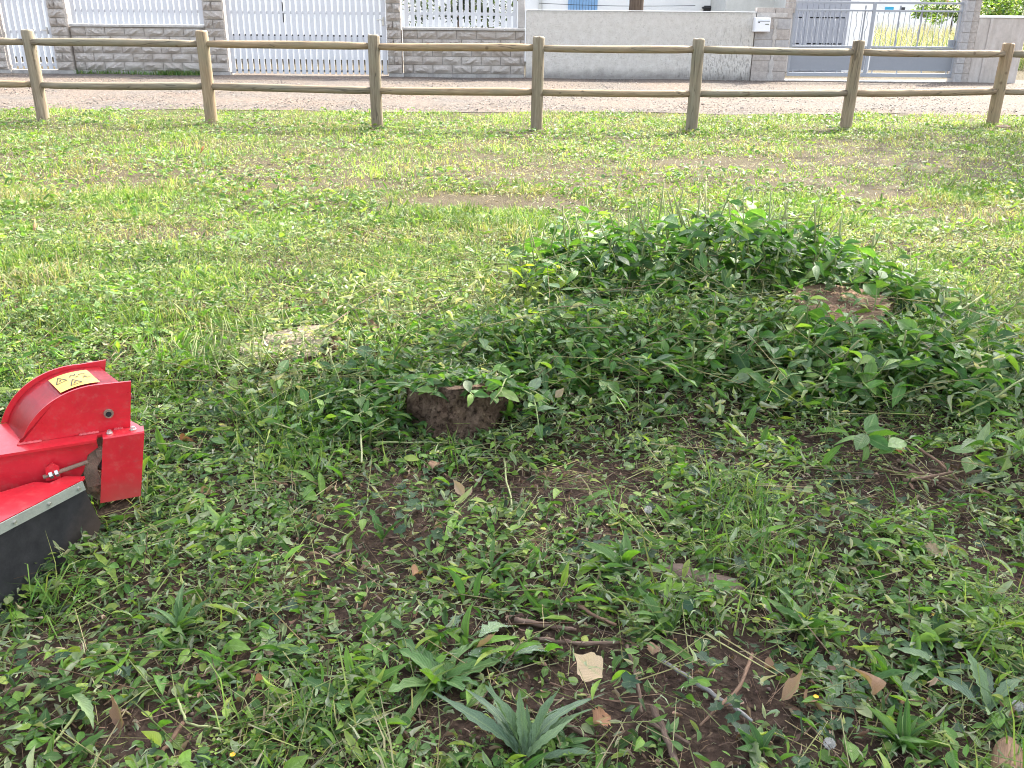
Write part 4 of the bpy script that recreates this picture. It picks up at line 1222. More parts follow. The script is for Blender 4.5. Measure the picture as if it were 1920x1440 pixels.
# arm with bearing plate, adjuster bolt, caked sawdust
bm = bmesh.new(); outl = [(-.120, .150), (-.124, .19), (-.115, .225), (-.098, .250), (-.078, .258), (-.06, .25), (-.055, .23), (-.075, .222), (-.088, .205), (-.09, .185), (-.085, .165), (-.06, .150)]
plate(bm, outl, -.030, -.018); arm = mpart('bearing_arm', bm, M['rust'])
bm = bmesh.new(); bmesh.ops.create_cone(bm, segments=16, radius1=.012, radius2=.010, depth=.016, cap_ends=True)
o = mpart('pivot_pin', bm, M['rust'], arm, True); o.rotation_euler = (math.pi / 2, 0, 0); o.location = (-.074, -.036, .245)
bm = bmesh.new(); bmesh.ops.create_cone(bm, segments=20, radius1=.024, radius2=.024, depth=.012, cap_ends=True)
o = mpart('bearing', bm, M['dark_steel'], arm, True); o.rotation_euler = (math.pi / 2, 0, 0); o.location = (-.063, -.012, .205)
bm = bmesh.new(); bmesh.ops.create_cone(bm, segments=10, radius1=.0055, radius2=.0055, depth=.11, cap_ends=True)
ad = mpart('adjuster_bolt', bm, M['rust'], smooth=True); ad.location = (-.160, -.052, .222); ad.rotation_euler = (0, math.radians(78), 0)
for zz in (-.022, -.036):
    bm = bmesh.new(); bmesh.ops.create_cone(bm, segments=6, radius1=.0105, radius2=.0105, depth=.008, cap_ends=True)
    o = mpart('nut', bm, M['zinc'], ad); o.location = (0, 0, zz)
bm = bmesh.new(); plate(bm, [(-.21, .200), (-.205, .235), (-.188, .246), (-.174, .232), (-.176, .200)], -.056, -.048); mpart('adjuster_lug', bm, M['red'])
bm = bmesh.new(); bmesh.ops.create_icosphere(bm, subdivisions=4, radius=1)
for v in bm.verts:
    q = 1 + .16 * math.sin(v.co.x * 9 + v.co.y * 7) + random.uniform(-.07, .07); v.co = (v.co.x * .040 * q, v.co.y * .03 * q, v.co.z * .045 * q)
o = mpart('caked_sawdust', bm, M['sawdust'], smooth=True); o.location = (-.085, .005, .140)
# cutter wheel under the guard with teeth
bm = bmesh.new(); bmesh.ops.create_cone(bm, segments=36, radius1=.115, radius2=.115, depth=.03, cap_ends=True, matrix=Matrix.Translation((-.12, .08, .225)) @ Matrix.Rotation(math.pi / 2, 4, 'X'))
cw = mpart('cutter_wheel', bm, M['rust'])
for i in range(12):
    a = 2 * math.pi * i / 12
    bm = bmesh.new(); bx(bm, -.015, .02, -.03, .03, -.012, .012, .003)
    o = mpart('tooth', bm, M['rust'], cw); o.location = (-.12 + .118 * math.cos(a), .08, .225 + .118 * math.sin(a)); o.rotation_euler = (0, -a, 0)
# bolts sticking out at the right of the guard
for zz, L in ((.392, .028), (.365, .035)):
    bm = bmesh.new(); bmesh.ops.create_cone(bm, segments=10, radius1=.008, radius2=.008, depth=L, cap_ends=True)
    o = mpart('hinge_bolt', bm, M['rust'], smooth=True); o.rotation_euler = (0, math.pi / 2, 0); o.location = (.005, .03, zz)
# lip, metal strip and rubber flap
def m2(u, n): return (u, -n)
S0, S1 = Vector((-.127, -.099)), Vector((-.300, -.246))          # strip line, local x/y, right to left
sd = (S1 - S0).normalized(); S2 = S0 + sd * .52
nrm = Vector((-sd.y, sd.x))
if nrm.y > 0: nrm = -nrm                                          # outwards, to the viewer
lip = [(-.125, -.099), (-.118, -.080), (-.166, -.060), (-.200, -.083), (-.235, -.062), (-.34, -.10), (-.55, -.20), (S2.x, S2.y)]
bm = bmesh.new(); f = [bm.verts.new((x, y, .207)) for x, y in lip]; g = [bm.verts.new((x, y, .201)) for x, y in lip]
bm.faces.new(f); bm.faces.new(g[::-1])
for i in range(len(f)): bm.faces.new((f[i], g[i], g[(i + 1) % len(f)], f[(i + 1) % len(f)]))
mpart('lip', bm, M['red'])
bm = bmesh.new(); L = .52
def along(bm, outline, t0, t1):
    """outline in (distance along strip from right, z)"""
    A_ = [bm.verts.new((d, t0, z)) for d, z in outline]; B_ = [bm.verts.new((d, t1, z)) for d, z in outline]
    bm.faces.new(A_); bm.faces.new(B_[::-1]); n = len(A_)
    for i in range(n): bm.faces.new((A_[i], B_[i], B_[(i + 1) % n], A_[(i + 1) % n]))
ang = math.atan2(-sd.y, -sd.x)                                    # local x to the right along the strip
def place_on_strip(o): o.location = (S0.x, S0.y, 0); o.rotation_euler = (0, 0, ang)
bm = bmesh.new(); along(bm, [(-L, .183), (0, .183), (-.004, .209), (-L, .209)], -.012, -.008); st_ = mpart('clamp_strip', bm, M['strip']); place_on_strip(st_)
for dd in (-.02, -.105, -.20, -.30):
    bm = bmesh.new(); bmesh.ops.create_cone(bm, segments=12, radius1=.0048, radius2=.0038, depth=.005, cap_ends=True)
    o = mpart('screw', bm, M['zinc'], st_, True); o.rotation_euler = (math.pi / 2, 0, 0); o.location = (dd, -.0145, .196)
bm = bmesh.new(); nx = 15; nz = 9; g = []
for i in range(nx):
    col = []
    for j in range(nz):
        u = i / (nx - 1); w = j / (nz - 1)
        z0 = -.012 + (.085 * max(0, (u - .80) / .20) ** 2.2)
        xr = -L + u * (L + .022 * w)
        z = .206 + (z0 - .206) * w
        col.append(bm.verts.new((xr, -.004 - .014 * w * w + .004 * math.sin(u * 9) * w, z)))
    g.append(col)
for i in range(nx - 1):
    for j in range(nz - 1): bm.faces.new((g[i][j], g[i][j + 1], g[i + 1][j + 1], g[i + 1][j]))
bmesh.ops.solidify(bm, geom=bm.faces[:], thickness=.006)
fl = mpart('rubber_flap', bm, M['rubber'], smooth=True); place_on_strip(fl)
# boom going out of the picture to the left
bm = bmesh.new(); bx(bm, -1.2, -.38, .02, .13, .30, .40, .008); mpart('boom', bm, M['red'])
SOLID += [(A0.x - .10, A0.y + .05, .07), (A0.x - .25, A0.y - .02, .09), (A0.x - .42, A0.y - .08, .07)]

# ------------------------------------------------------------------ low vegetation, uncountable
vis = lambda x, y: (np.abs(x) < .60 * (y * .923 + .5) + .3)
LAWN = [(.060, .140, .026), (.105, .190, .036), (.165, .240, .050), (.26, .305, .10), (.38, .36, .21)]

def grass_layer(b, n, y0, y1, hmin, hmax, wmin, wmax, pal, w, keep=None, lift=0.0, power=1.0):
    x, y = spots(n, y0, y1, keep, power)
    m = len(x)
    if m == 0: return
    cl = vnoise(x, y, .16, 3) * .6 + vnoise(x, y, .55, 4) * .6
    hs = rng.uniform(hmin, hmax, m) * (.18 + 1.6 * cl ** 1.8)
    wd = rng.uniform(wmin, wmax, m)
    P = np.stack([x, y, hgt(x, y) - .004 + lift], 1)
    S = np.stack([wd, hs, hs], 1)
    C = pick_cols(m, pal, w)
    tone = vnoise(x, y, .9, 8)
    fine = vnoise(x, y, .11, 18)
    C *= (.38 + .55 * tone + .75 * fine)[:, None]
    dry = (vnoise(x, y, .5, 12) + bare(x, y) * .6) > .66
    dd = dry & (rng.random(m) < .6)
    C[dd] = pick_cols(dd.sum(), [(.30, .26, .15), (.20, .16, .10), (.36, .33, .21)], (3, 2, 2))
    ro = rng.uniform(0, 6.3, m)
    idx = rng.integers(0, 4, m)
    for i in range(4):
        k = idx == i; q = k.sum()
        b.add(T['blade'][i], P[k], frames(ro[k], rng.uniform(-.25, .25, q), rng.uniform(-.5, .5, q)), S[k], C[k])

b = MB()
edge = lambda x, y: (y < road_edge(x) + .08 - .25 * vnoise(x, y, .3, 2) ** 2) & (rng.random(len(x)) > bare(x, y) * 1.0)
grass_layer(b, 90000, 7.0, 13.5, .025, .060, .005, .010, LAWN, (2, 3, 4, 3, 1.2), edge)
grass_layer(b, 125000, 3.6, 7.2, .025, .060, .003, .006, LAWN, (3, 4, 3, 2, 1), edge)
tag(link('lawn_grass', b.mesh('lawn_grass'), M['grass']), 'short bright mown lawn grass up to the timber fence', 'grass', kind='stuff')

# broad leaved lawn weeds (clover, small rosettes) in patches
def leaves_layer(b, Ts, n, y0, y1, smin, smax, pal, w, keep=None, pitch=(-.2, .6), roll=.5, lift=(0, .02), aspect=None, power=1.0):
    x, y = spots(n, y0, y1, keep, power); m = len(x)
    if m == 0: return
    cl = (.25 + 3.0 * vnoise(x, y, .21, 91) ** 2) if lift[1] > .028 else 1.0
    P = np.stack([x, y, hgt(x, y) + lift[0] + (lift[1] - lift[0]) * rng.random(m) * cl], 1)
    s = rng.uniform(smin, smax, m)
    C = pick_cols(m, pal, w)
    idx = rng.integers(0, len(Ts), m)
    for i, t_ in enumerate(Ts):
        k = idx == i; q = k.sum()
        S = s[k] if aspect is None else np.stack([s[k] * aspect[0], s[k] * aspect[1], s[k] * aspect[2]], 1)
        b.add(t_, P[k], frames(rng.uniform(0, 6.3, q), rng.uniform(*pitch, q), rng.normal(0, roll, q)), S, C[k])
GREEN = [(.060, .140, .028), (.105, .215, .038), (.170, .290, .050), (.26, .345, .065), (.24, .30, .15)]
patch = lambda s, sc, th: (lambda x, y: (vnoise(x, y, sc, s) > th) & (rng.random(len(x)) > bare(x, y) * 1.1) & (y < road_edge(x)))
b = MB()
leaves_layer(b, T['clover'], 26000, 3.6, 13.0, .010, .022, [(.075, .15, .035), (.11, .19, .045), (.16, .23, .06)], (2, 3, 2), patch(31, .45, .50), (-.1, .4), .3, (.012, .04))
leaves_layer(b, T['oval_s'], 24000, 3.6, 13.0, .028, .075, [(.065, .14, .035), (.10, .18, .045), (.17, .24, .06)], (2, 3, 2), patch(32, .6, .52), (0, .7), .5, (.005, .03))
leaves_layer(b, T['lance_s'], 9000, 3.8, 7.5, .03, .085, [(.075, .15, .038), (.12, .20, .05), (.20, .26, .08)], (2, 3, 2), patch(33, .5, .35), (-.1, .9), .7, (.004, .028))
tag(link('lawn_weeds', b.mesh('lawn_weeds'), M['leaf']), 'patches of clover and small broad leaves among the lawn grass', 'ground cover', kind='stuff')

# nearer ground: cut weeds, clippings, ground cover
b = MB()
near = lambda x, y: rng.random(len(x)) > np.minimum(1, bare(x, y) * .88 + .12 * (vnoise(x, y, .13, 71) > .62))
nearb = lambda x, y: rng.random(len(x)) > np.minimum(1, bare(x, y) * .72)
dense = lambda sd, sc, th: (lambda x, y: near(x, y) & (vnoise(x, y, sc, sd) > th))
leaves_layer(b, T['oval_s'], 23000, 1.05, 3.9, .012, .038, GREEN, (4, 5, 4, 1.5, 2), dense(45, .33, .24), (-.3, .6), .6, (.004, .035))
leaves_layer(b, T['ivy'][1:], 6500, 1.05, 3.9, .014, .034, GREEN, (4, 5, 4, 1.5, 2), near, (-.3, .5), .5, (.006, .035))
leaves_layer(b, T['clover'], 26000, 1.05, 3.9, .008, .016, GREEN, (3, 5, 4, 1.5, 1), dense(41, .38, .52), (-.2, .4), .35, (.012, .04))
leaves_layer(b, T['lance'], 13000, 1.05, 4.3, .022, .07, GREEN, (4, 5, 4, 2, 3), dense(42, .30, .42), (-.25, .9), .8, (.006, .04))
leaves_layer(b, T['oval'], 3600, 1.05, 4.6, .03, .06, GREEN, (4, 5, 4, 1.5, 1), dense(44, .35, .48), (-.3, .5), .6, (.012, .045))
leaves_layer(b, T['ivy'][:1], 1500, 1.05, 3.2, .022, .045, [(.03, .075, .035), (.045, .10, .04)], (1, 1), lambda x, y: vnoise(x, y, .3, 43) > .55, (-.2, .3), .3, (.012, .035))
leaves_layer(b, T['strap'], 1500, 1.05, 3.6, .06, .13, GREEN, (3, 5, 4, 1.5, 3), near, (-.1, .6), .5, (.0, .03))
tag(link('ground_weeds', b.mesh('ground_weeds'), M['leaf']), 'dense mat of low green weeds and clover in the foreground', 'ground cover', kind='stuff')

b = MB()
CLIP = [(.07, .125, .045), (.14, .195, .08), (.24, .29, .185), (.33, .36, .235), (.43, .41, .27), (.035, .06, .028)]
CW = (4, 5, 5, 3, 1.6, 2)
leaves_layer(b, T['curl'], 33000, 1.05, 5.2, .009, .030, CLIP, CW, nearb, (-.5, .7), 1.3, (.006, .05))
leaves_layer(b, T['lance_s'], 30000, 1.05, 6.0, .010, .036, CLIP, CW, nearb, (-.4, .6), 1.3, (.006, .05))
leaves_layer(b, T['shred'], 54000, 1.05, 6.0, .012, .05, CLIP, CW, nearb, (-.2, .5), .9, (.006, .045), (.10, 1, 1))
mound = lambda x, y: ((x - 1.41) ** 2 + (y - 3.55) ** 2 > .26 ** 2) & (np.abs(x - .4) < 1.5) & (y > 2.75) & (y < 4.3) & (vnoise(x, y, .3, 54) > .4)
leaves_layer(b, T['curl'], 5200, 2.7, 4.3, .02, .05, CLIP, (2, 4, 6, 4, 2, 1), mound, (-.6, .6), 1.3, (.05, .13))
leaves_layer(b, T['shred'], 26000, 5.0, 12.5, .02, .05, CLIP, (2, 4, 5, 5, 3, 1), nearb, (-.3, .5), 1.0, (.012, .045), (.22, 1, 1))
tag(link('weed_clippings', b.mesh('weed_clippings'), M['leaf']), 'shredded and wilted weed clippings lying over the ground', 'clippings', kind='stuff')

b = MB()
leaves_layer(b, T['stalk'], 4600, 1.05, 4.2, .05, .20, [(.16, .19, .07), (.25, .26, .11), (.36, .32, .18), (.14, .09, .06)], (4, 4, 3, 2), None, (-.08, .25), .5, (.01, .05), (.018, 1, .02))
mound = lambda x, y: ((x - 1.41) ** 2 + (y - 3.55) ** 2 > .28 ** 2) & (np.abs(x - .45) < 1.6) & (y > 2.75) & (y < 4.5) & (vnoise(x, y, .35, 53) > .3)
leaves_layer(b, T['stalk'], 2600, 2.7, 4.5, .10, .32, [(.16, .19, .07), (.26, .27, .11), (.36, .32, .18), (.16, .11, .07)], (4, 4, 3, 2), mound, (-.25, .5), .5, (.06, .17), (.012, 1, .013))
leaves_layer(b, T['stalk'], 4200, 2.6, 5.0, .05, .16, [(.10, .16, .05), (.20, .24, .09), (.30, .30, .13)], (4, 4, 3), lambda x, y: vnoise(x, y, .4, 51) > .4, (.5, 1.4), .5, (-.01, .02), (.022, 1, .022))
tag(link('cut_stalks', b.mesh('cut_stalks'), M['grass']), 'thin cut weed stalks lying and standing across the ground', 'stalks', kind='stuff')

b = MB()
BRN = [(.07, .042, .032), (.14, .085, .060), (.23, .15, .105), (.36, .27, .19), (.21, .15, .12)]
leaves_layer(b, T['shred'], 24000, 1.05, 4.2, .010, .045, BRN, (4, 5, 4, 2, 3), None, (-.3, .45), .9, (.0, .016), (.09, 1, 1))
leaves_layer(b, T['stalk'], 9000, 1.05, 4.2, .02, .10, BRN, (3, 5, 4, 3, 2), None, (-.08, .16), .5, (.002, .018), (.022, 1, .022))
leaves_layer(b, T['curl'], 9000, 1.05, 4.2, .008, .028, [(.22, .14, .09), (.36, .27, .19), (.13, .08, .06), (.30, .20, .15)], (3, 2, 3, 2), None, (-.3, .5), 1.0, (.003, .022))
leaves_layer(b, T['rock'], 7000, 1.05, 4.2, .003, .010, [(.05, .032, .026), (.09, .06, .048), (.15, .105, .085)], (3, 3, 1), None, (-.3, .5), 1.0, (.0, .006))
leaves_layer(b, T['shred'], 14000, 4.2, 12.8, .03, .09, [(.34, .29, .19), (.24, .18, .12), (.42, .38, .26)], (3, 2, 2), lambda x, y: rng.random(len(x)) < .12 + bare(x, y), (-.1, .2), .5, (.006, .022), (.07, 1, 1))
tag(link('dry_litter', b.mesh('dry_litter'), M['litter']), 'brown crumbs, dry straw and bits of twig on the bare soil', 'litter', kind='stuff')

b = MB()
grass_layer(b, 22000, 1.05, 3.9, .05, .13, .0028, .0055, [(.08, .17, .03), (.14, .24, .045), (.26, .31, .10)], (3, 4, 2), lambda x, y: (vnoise(x, y, .22, 61) > .64) & (bare(x, y) < .35))
leaves_layer(b, T['lance'], 3000, 1.05, 3.9, .05, .11, [(.08, .18, .03), (.13, .25, .04), (.22, .31, .06)], (3, 4, 2), lambda x, y: (vnoise(x, y, .26, 66) > .66) & (bare(x, y) < .35), (.5, 1.35), .6, (.0, .012))
grass_layer(b, 16000, 3.0, 5.2, .05, .12, .003, .006, [(.08, .16, .04), (.13, .21, .05), (.24, .27, .09)], (3, 4, 3), lambda x, y: vnoise(x, y, .3, 62) > .5)
tag(link('grass_tufts', b.mesh('grass_tufts'), M['grass']), 'longer green grass tufts among the weeds before the lawn', 'grass', kind='stuff')

# weeds at the foot of the left block wall
b = MB(); n = 420
x = np.concatenate([rng.uniform(xw(135), xw(388), n), rng.uniform(xw(290), xw(388), n)]); y = WY - .02 - np.abs(rng.normal(0, .07, 2 * n))
hs = rng.uniform(.03, .11, 2 * n); P = np.stack([x, y, np.full(2 * n, .02)], 1)
b.add(T['blade'][0], P, frames(rng.uniform(0, 6.3, 2 * n), np.zeros(2 * n), np.zeros(2 * n)), np.stack([np.full(2 * n, .016), hs, hs], 1), pick_cols(2 * n, [(.10, .19, .06), (.15, .25, .08), (.24, .27, .12)], (1, 1, .6)))
tag(link('wall_foot_weeds', b.mesh('wall_foot_weeds'), M['grass']), 'strip of dark green weeds along the foot of the left block wall', 'grass', kind='stuff')

# ------------------------------------------------------------------ leaf objects for plants one can tell apart
def single_leaf_mesh(t_, name, mat):
    b = MB(); b.add(t_, np.zeros((1, 3)), np.eye(3)[None], np.ones(1), np.array([[.08, .15, .04]]))
    me = b.mesh(name); me.materials.append(mat); return me
LM = {}
for key, mat in (('oval', 'shrub_leaf'), ('lance', 'weed_leaf'), ('strap', 'weed_leaf'), ('dock', 'weed_leaf'), ('curl', 'dead_leaf')):
    LM[key] = [single_leaf_mesh(t_, 'leaf', M[mat]) for t_ in T[key]]
LM['lance_shrub'] = [single_leaf_mesh(leaf_T([.015, .09, .145, .165, .14, .08, .005], 3, f, d, .006, .06, tw, i), 'leaf', M['shrub_leaf']) for i, (f, d, tw) in enumerate([(.35, .3, .3), (.2, .55, -.5), (.5, .15, .6)])]
LM['young'] = [single_leaf_mesh(t_, 'leaf', M['young_leaf']) for t_ in T['oval']]
LM['grey'] = [single_leaf_mesh(t_, 'leaf', M['grey_leaf']) for t_ in T['dock']]
LM['grey_strap'] = [single_leaf_mesh(t_, 'leaf', M['grey_leaf']) for t_ in T['strap']]
LM['broad'] = [single_leaf_mesh(t_, 'leaf', M['weed_leaf']) for t_ in T['oval']]

def mat_from(yaw, pitch, roll):
    R3 = frames(np.array([yaw]), np.array([pitch]), np.array([roll]))[0]
    return Matrix([list(r) for r in R3])

def put_leaf(parent, meshes, loc, yaw, pitch, roll, size, width=1.0):
    o = bpy.data.objects.new('leaf', random.choice(meshes)); COL.objects.link(o); o.parent = parent
    o.matrix_local = Matrix.Translation(loc) @ (mat_from(yaw, pitch, roll) @ Matrix.Diagonal((size * width, size, size))).to_4x4()
    return o

def path_tube(path, r0, r1, k=5, name='stem'):
    bm = bmesh.new(); rings = []; n = len(path)
    for i, p in enumerate(path):
        d = (path[min(i + 1, n - 1)] - path[max(i - 1, 0)]).normalized()
        s = d.cross(Vector((0, 0, 1))); s = s.normalized() if s.length > 1e-4 else Vector((1, 0, 0)); q = s.cross(d)
        r = (r0 + (r1 - r0) * i / (n - 1)) * (random.uniform(.82, 1.2) if name in ('twig',) else 1)
        rings.append([bm.verts.new(p + s * r * math.cos(2 * math.pi * j / k) + q * r * math.sin(2 * math.pi * j / k)) for j in range(k)])
    for a, c in zip(rings[:-1], rings[1:]):
        for j in range(k): bm.faces.new((a[j], a[(j + 1) % k], c[(j + 1) % k], c[j]))
    bm.faces.new(rings[0][::-1]); bm.faces.new(rings[-1])
    return to_mesh(bm, name, True)

SHRUB = [(.038, .100, .024), (.062, .150, .032), (.100, .205, .042), (.17, .27, .055), (.16, .22, .12)]

class Shrub:
    """Regrowth round a stump: shoots (parts) with their leaves (sub-parts); leaves past the limit go into one mass."""
    def __init__(s, loc, label):
        s.root = thing('regrowth_shrub', loc, label, 'shrub', None); s.o = Vector(loc); s.count = 0; s.b = MB(); s.any = False; s.lm = (LM['oval'], LM['lance_shrub'], .7)
    def shoot(s, base, yaw, lean, length, nleaf, lsize, bare_top=0.0, droop=0.0, objs=True, mat=None, young=False):
        base = Vector(base); d = Vector((math.cos(yaw) * math.sin(lean), math.sin(yaw) * math.sin(lean), math.cos(lean)))
        path = []
        for i in range(5):
            f = i / 4
            p = base + d * length * f + Vector((math.cos(yaw), math.sin(yaw), 0)) * (droop * .5 * f * f * length) - Vector((0, 0, 1)) * (droop * length * f * f)
            p += Vector((random.uniform(-1, 1), random.uniform(-1, 1), 0)) * .008 * (0 < i)
            path.append(p - s.o)
        st = link('shoot', path_tube(path, .0035 + length * .003, .0018 + (.0016 if bare_top else 0)), mat or M['stem'], s.root)
        for i in range(nleaf):
            f = .12 + (.88 - bare_top) * (i + random.random() * .6) / nleaf
            f = min(f, 1.0 - bare_top * .9)
            k = min(int(f * 4), 3); q = f * 4 - k; p = path[k].lerp(path[k + 1], q)
            ya = yaw + 2.4 * i + random.uniform(-.6, .6); pi_ = random.uniform(-.45, .7) + (.35 if f > .8 else 0); ro = random.gauss(0, .45)
            sz = lsize * random.uniform(.6, 1.15) * (1 - .25 * (f > .9))
            if objs and s.count < 300:
                put_leaf(st, LM['young'] if young else s.lm[0] if random.random() < s.lm[2] else s.lm[1], p, ya, pi_, ro, sz, random.uniform(.6, 1.0)); s.count += 1
            else:
                s.b.add(random.choice(T['oval']), np.array([list(p)]), frames(np.array([ya]), np.array([pi_]), np.array([ro])), np.array([sz]), pick_cols(1, SHRUB, (3, 5, 4, 1.5, .5))); s.any = True
        return st
    def mass(s, n, fx, lsize, pal=None, w=(4, 5, 3, 1, .6)):
        """deeper foliage filling the shrub: positions from fx(n) in world space"""
        pal = pal or SHRUB
        P = fx(n) - np.array(s.o); n = len(P)
        idx = rng.integers(0, 4, n)
        C = pick_cols(n, pal, w); sz = lsize * rng.uniform(.55, 1.15, n)
        for i in range(4):
            k = idx == i; q = k.sum()
            sk = sz[k]; s.b.add(T['oval'][i], P[k], frames(rng.uniform(0, 6.3, q), rng.uniform(-.7, .7, q), rng.normal(0, .6, q)), np.stack([sk * rng.uniform(.5, .95, q), sk, sk], 1), C[k])
        s.any = True
    def finish(s):
        if s.any:
            o = link('foliage', s.b.mesh('foliage'), M['leaf'], s.root); o['kind'] = 'stuff'

def G(x, y, dz=0.0): return Vector((x, y, float(hgt(x, y)) + dz))

# back clump: a ridge of shoots, tops cut bare
sh = Shrub(G(1.05, 4.1), 'largest regrowth clump with cut bare stem tips, behind the brown stump')
# big leaves at its left end, sun glow put into their yellow-green colour
for px, py in ((955, 480), (975, 470), (1010, 450), (1060, 460), (1080, 490), (1040, 500), (1000, 480), (1115, 470), (1130, 450), (1100, 440), (1070, 440), (1030, 470), (990, 500), (1060, 510)):
    p = at(px, py, .30); sh.shoot((p.x, p.y, .14), random.uniform(0, 6), random.uniform(.1, .5), random.uniform(.16, .24), 6, .085, 0, .05, young=True)
for i in range(125):
    f = random.random(); x = .06 + 1.85 * f + random.gauss(0, .06); y = 4.10 + .12 * math.sin(f * 5) + random.gauss(0, .17)
    h = (.22 + .26 * math.sin(min(1, .12 + f * .95) * math.pi) ** .7) * random.uniform(.6, 1.12)
    front = y < 4.05
    sh.shoot(G(x, y, -.02), random.uniform(0, 6.3), random.uniform(.05, .5), h * 1.1, random.randint(6, 10), random.choice((.07, .095, .12)), random.choice((0, .12, .22, .3)), .05)
for px, py, L in ((1225, 500, .46), (1262, 520, .44), (1330, 520, .42), (1375, 540, .42), (1440, 520, .42), (1480, 520, .40), (1530, 480, .34), (1180, 520, .40), (1400, 500, .42), (1560, 500, .33)):
    p = at(px, py, .14); sh.shoot((p.x, p.y, .10), random.uniform(0, 6), random.uniform(.03, .35), L, 3, .06, .55, 0)
def fx(n):
    f = rng.random(n); x = .10 + 1.8 * f; y = 4.02 + rng.normal(0, .20, n); z = hgt(x, y) + rng.random(n) ** .8 * (.12 + .25 * np.sin(np.minimum(1, .1 + f * .95) * math.pi) ** .7)
    return np.stack([x, y, z], 1)
sh.mass(1500, fx, .088)
def fx(n):
    x = rng.uniform(.15, 1.0, n); y = 3.72 + rng.normal(0, .07, n); z = hgt(x, y) + rng.random(n) * .16
    return np.stack([x, y, z], 1)
sh.mass(220, fx, .085, SHRUB[:3], (4, 4, 1))
sh.finish()

# leaves and clippings lying on the cut faces and hanging over their rims
# middle clump over the dark stump
sh = Shrub(G(.1, 3.0), 'middle regrowth clump hanging over the crumbly dark stump')
for i in range(75):
    x = random.gauss(.12, .30); y = random.gauss(3.10, .17)
    if (x + .185) ** 2 + (y - 2.8) ** 2 < .15 ** 2 or y < 2.72: continue
    sh.shoot(G(x, y, -.01), random.uniform(-3.0, -.1), random.uniform(.2, 1.1), random.uniform(.12, .26), random.randint(5, 9), random.choice((.05, .07, .085)), 0, random.uniform(.05, .25))
for i in range(46):
    a = random.uniform(0, 6.3); q = random.uniform(0, .15); x = -.185 + q * math.cos(a); y = 2.81 + q * math.sin(a)
    if y < 2.70: y += .06
    sh.shoot((x, y, .150 - .40 * (y - 2.80)), random.uniform(-2.9, .2), random.uniform(.5, 1.2), random.uniform(.07, .13), 6, .05, 0, random.uniform(.1, .4))
for a, L in ((-2.9, .16), (-2.6, .12), (-2.2, .07), (-1.9, .06), (-1.3, .07), (-1.0, .08), (-.7, .13), (-.5, .18), (-.3, .16), (-.6, .2)):
    x = -.185 + .15 * math.cos(a); y = 2.80 + .13 * math.sin(a)
    sh.shoot((x, y, .14 - .40 * (y - 2.80)), a, 1.0, L, 7, .058, 0, .55)
for b0, yaw, L in (((.02, 2.78, .20), -1.9, .22), ((.06, 2.74, .16), -1.5, .26), ((-.42, 2.72, .10), -2.2, .2), ((-.50, 2.80, .12), -2.6, .22), ((.30, 2.80, .16), -1.3, .22), ((.42, 2.95, .2), -.9, .25)):
    sh.shoot(b0, yaw, 1.15, L, 9, .068, 0, .45)
def fx(n):
    x = rng.normal(.12, .30, n); y = rng.normal(3.10, .16, n); k = ((x + .185) ** 2 + (y - 2.74) ** 2 > .17 ** 2) & (y > 2.74)
    x, y = x[k], y[k]; z = hgt(x, y) + rng.random(len(x)) * .16
    return np.stack([x, y, z], 1)
sh.mass(900, fx, .055)
def fx(n):
    x = rng.normal(-.52, .16, n); y = rng.normal(2.75, .10, n); z = hgt(x, y) + rng.random(n) * .10
    return np.stack([x, y, z], 1)
sh.mass(260, fx, .05)
sh.finish()

# right clump in front of the brown stump
sh = Shrub(G(1.4, 3.05), 'right regrowth clump of broad leaves in front of the brown stump')
for i in range(95):
    x = random.gauss(1.48, .30); y = random.gauss(3.12, .17)
    if (x - 1.41) ** 2 + (y - 3.62) ** 2 < .25 ** 2 or y < 2.68: continue
    sh.shoot(G(x, y, -.01), random.uniform(-2.6, .4), random.uniform(.2, 1.0), random.uniform(.12, .26), random.randint(5, 8), random.choice((.07, .09, .11)), random.choice((0, 0, .3)), random.uniform(0, .2))
for px, py, yaw in ((1440, 730, -2.6), (1480, 710, -2.0), (1510, 720, -1.2), (1560, 740, -.6), (1630, 830, -2.2), (1660, 840, -1.4), (1820, 850, -1.8), (1850, 860, -.8), (1890, 830, -1)):
    p = at(px, py, .08); sh.shoot((p.x, p.y, .06), yaw, .7, .17, 7, .088, 0, .12)
for px, py, yaw in ((1690, 640, .2), (1740, 640, .3), (1780, 690, .2), (1700, 720, .1), (1800, 760, .3), (1660, 600, .5), (1750, 600, .4)):
    p = at(px, py, .12); sh.shoot((p.x, p.y, .08), yaw, 1.15, .30, 4, .06, .4, 0)
for i in range(5):
    a = random.uniform(-3.0, -.1); x = 1.43 + .215 * math.cos(a); y = 3.64 + .20 * math.sin(a)
    sh.shoot(G(x, y, .0), random.uniform(-2.4, -.6), random.uniform(.1, .7), random.uniform(.10, .17), 6, .055, 0, .05)
def fx(n):
    x = rng.normal(1.50, .30, n); y = rng.normal(3.12, .17, n); k = ((x - 1.41) ** 2 + (y - 3.62) ** 2 > .24 ** 2) & (y > 2.70)
    x, y = x[k], y[k]; z = hgt(x, y) + rng.random(len(x)) * .15
    return np.stack([x, y, z], 1)
sh.mass(720, fx, .082)
sh.finish()
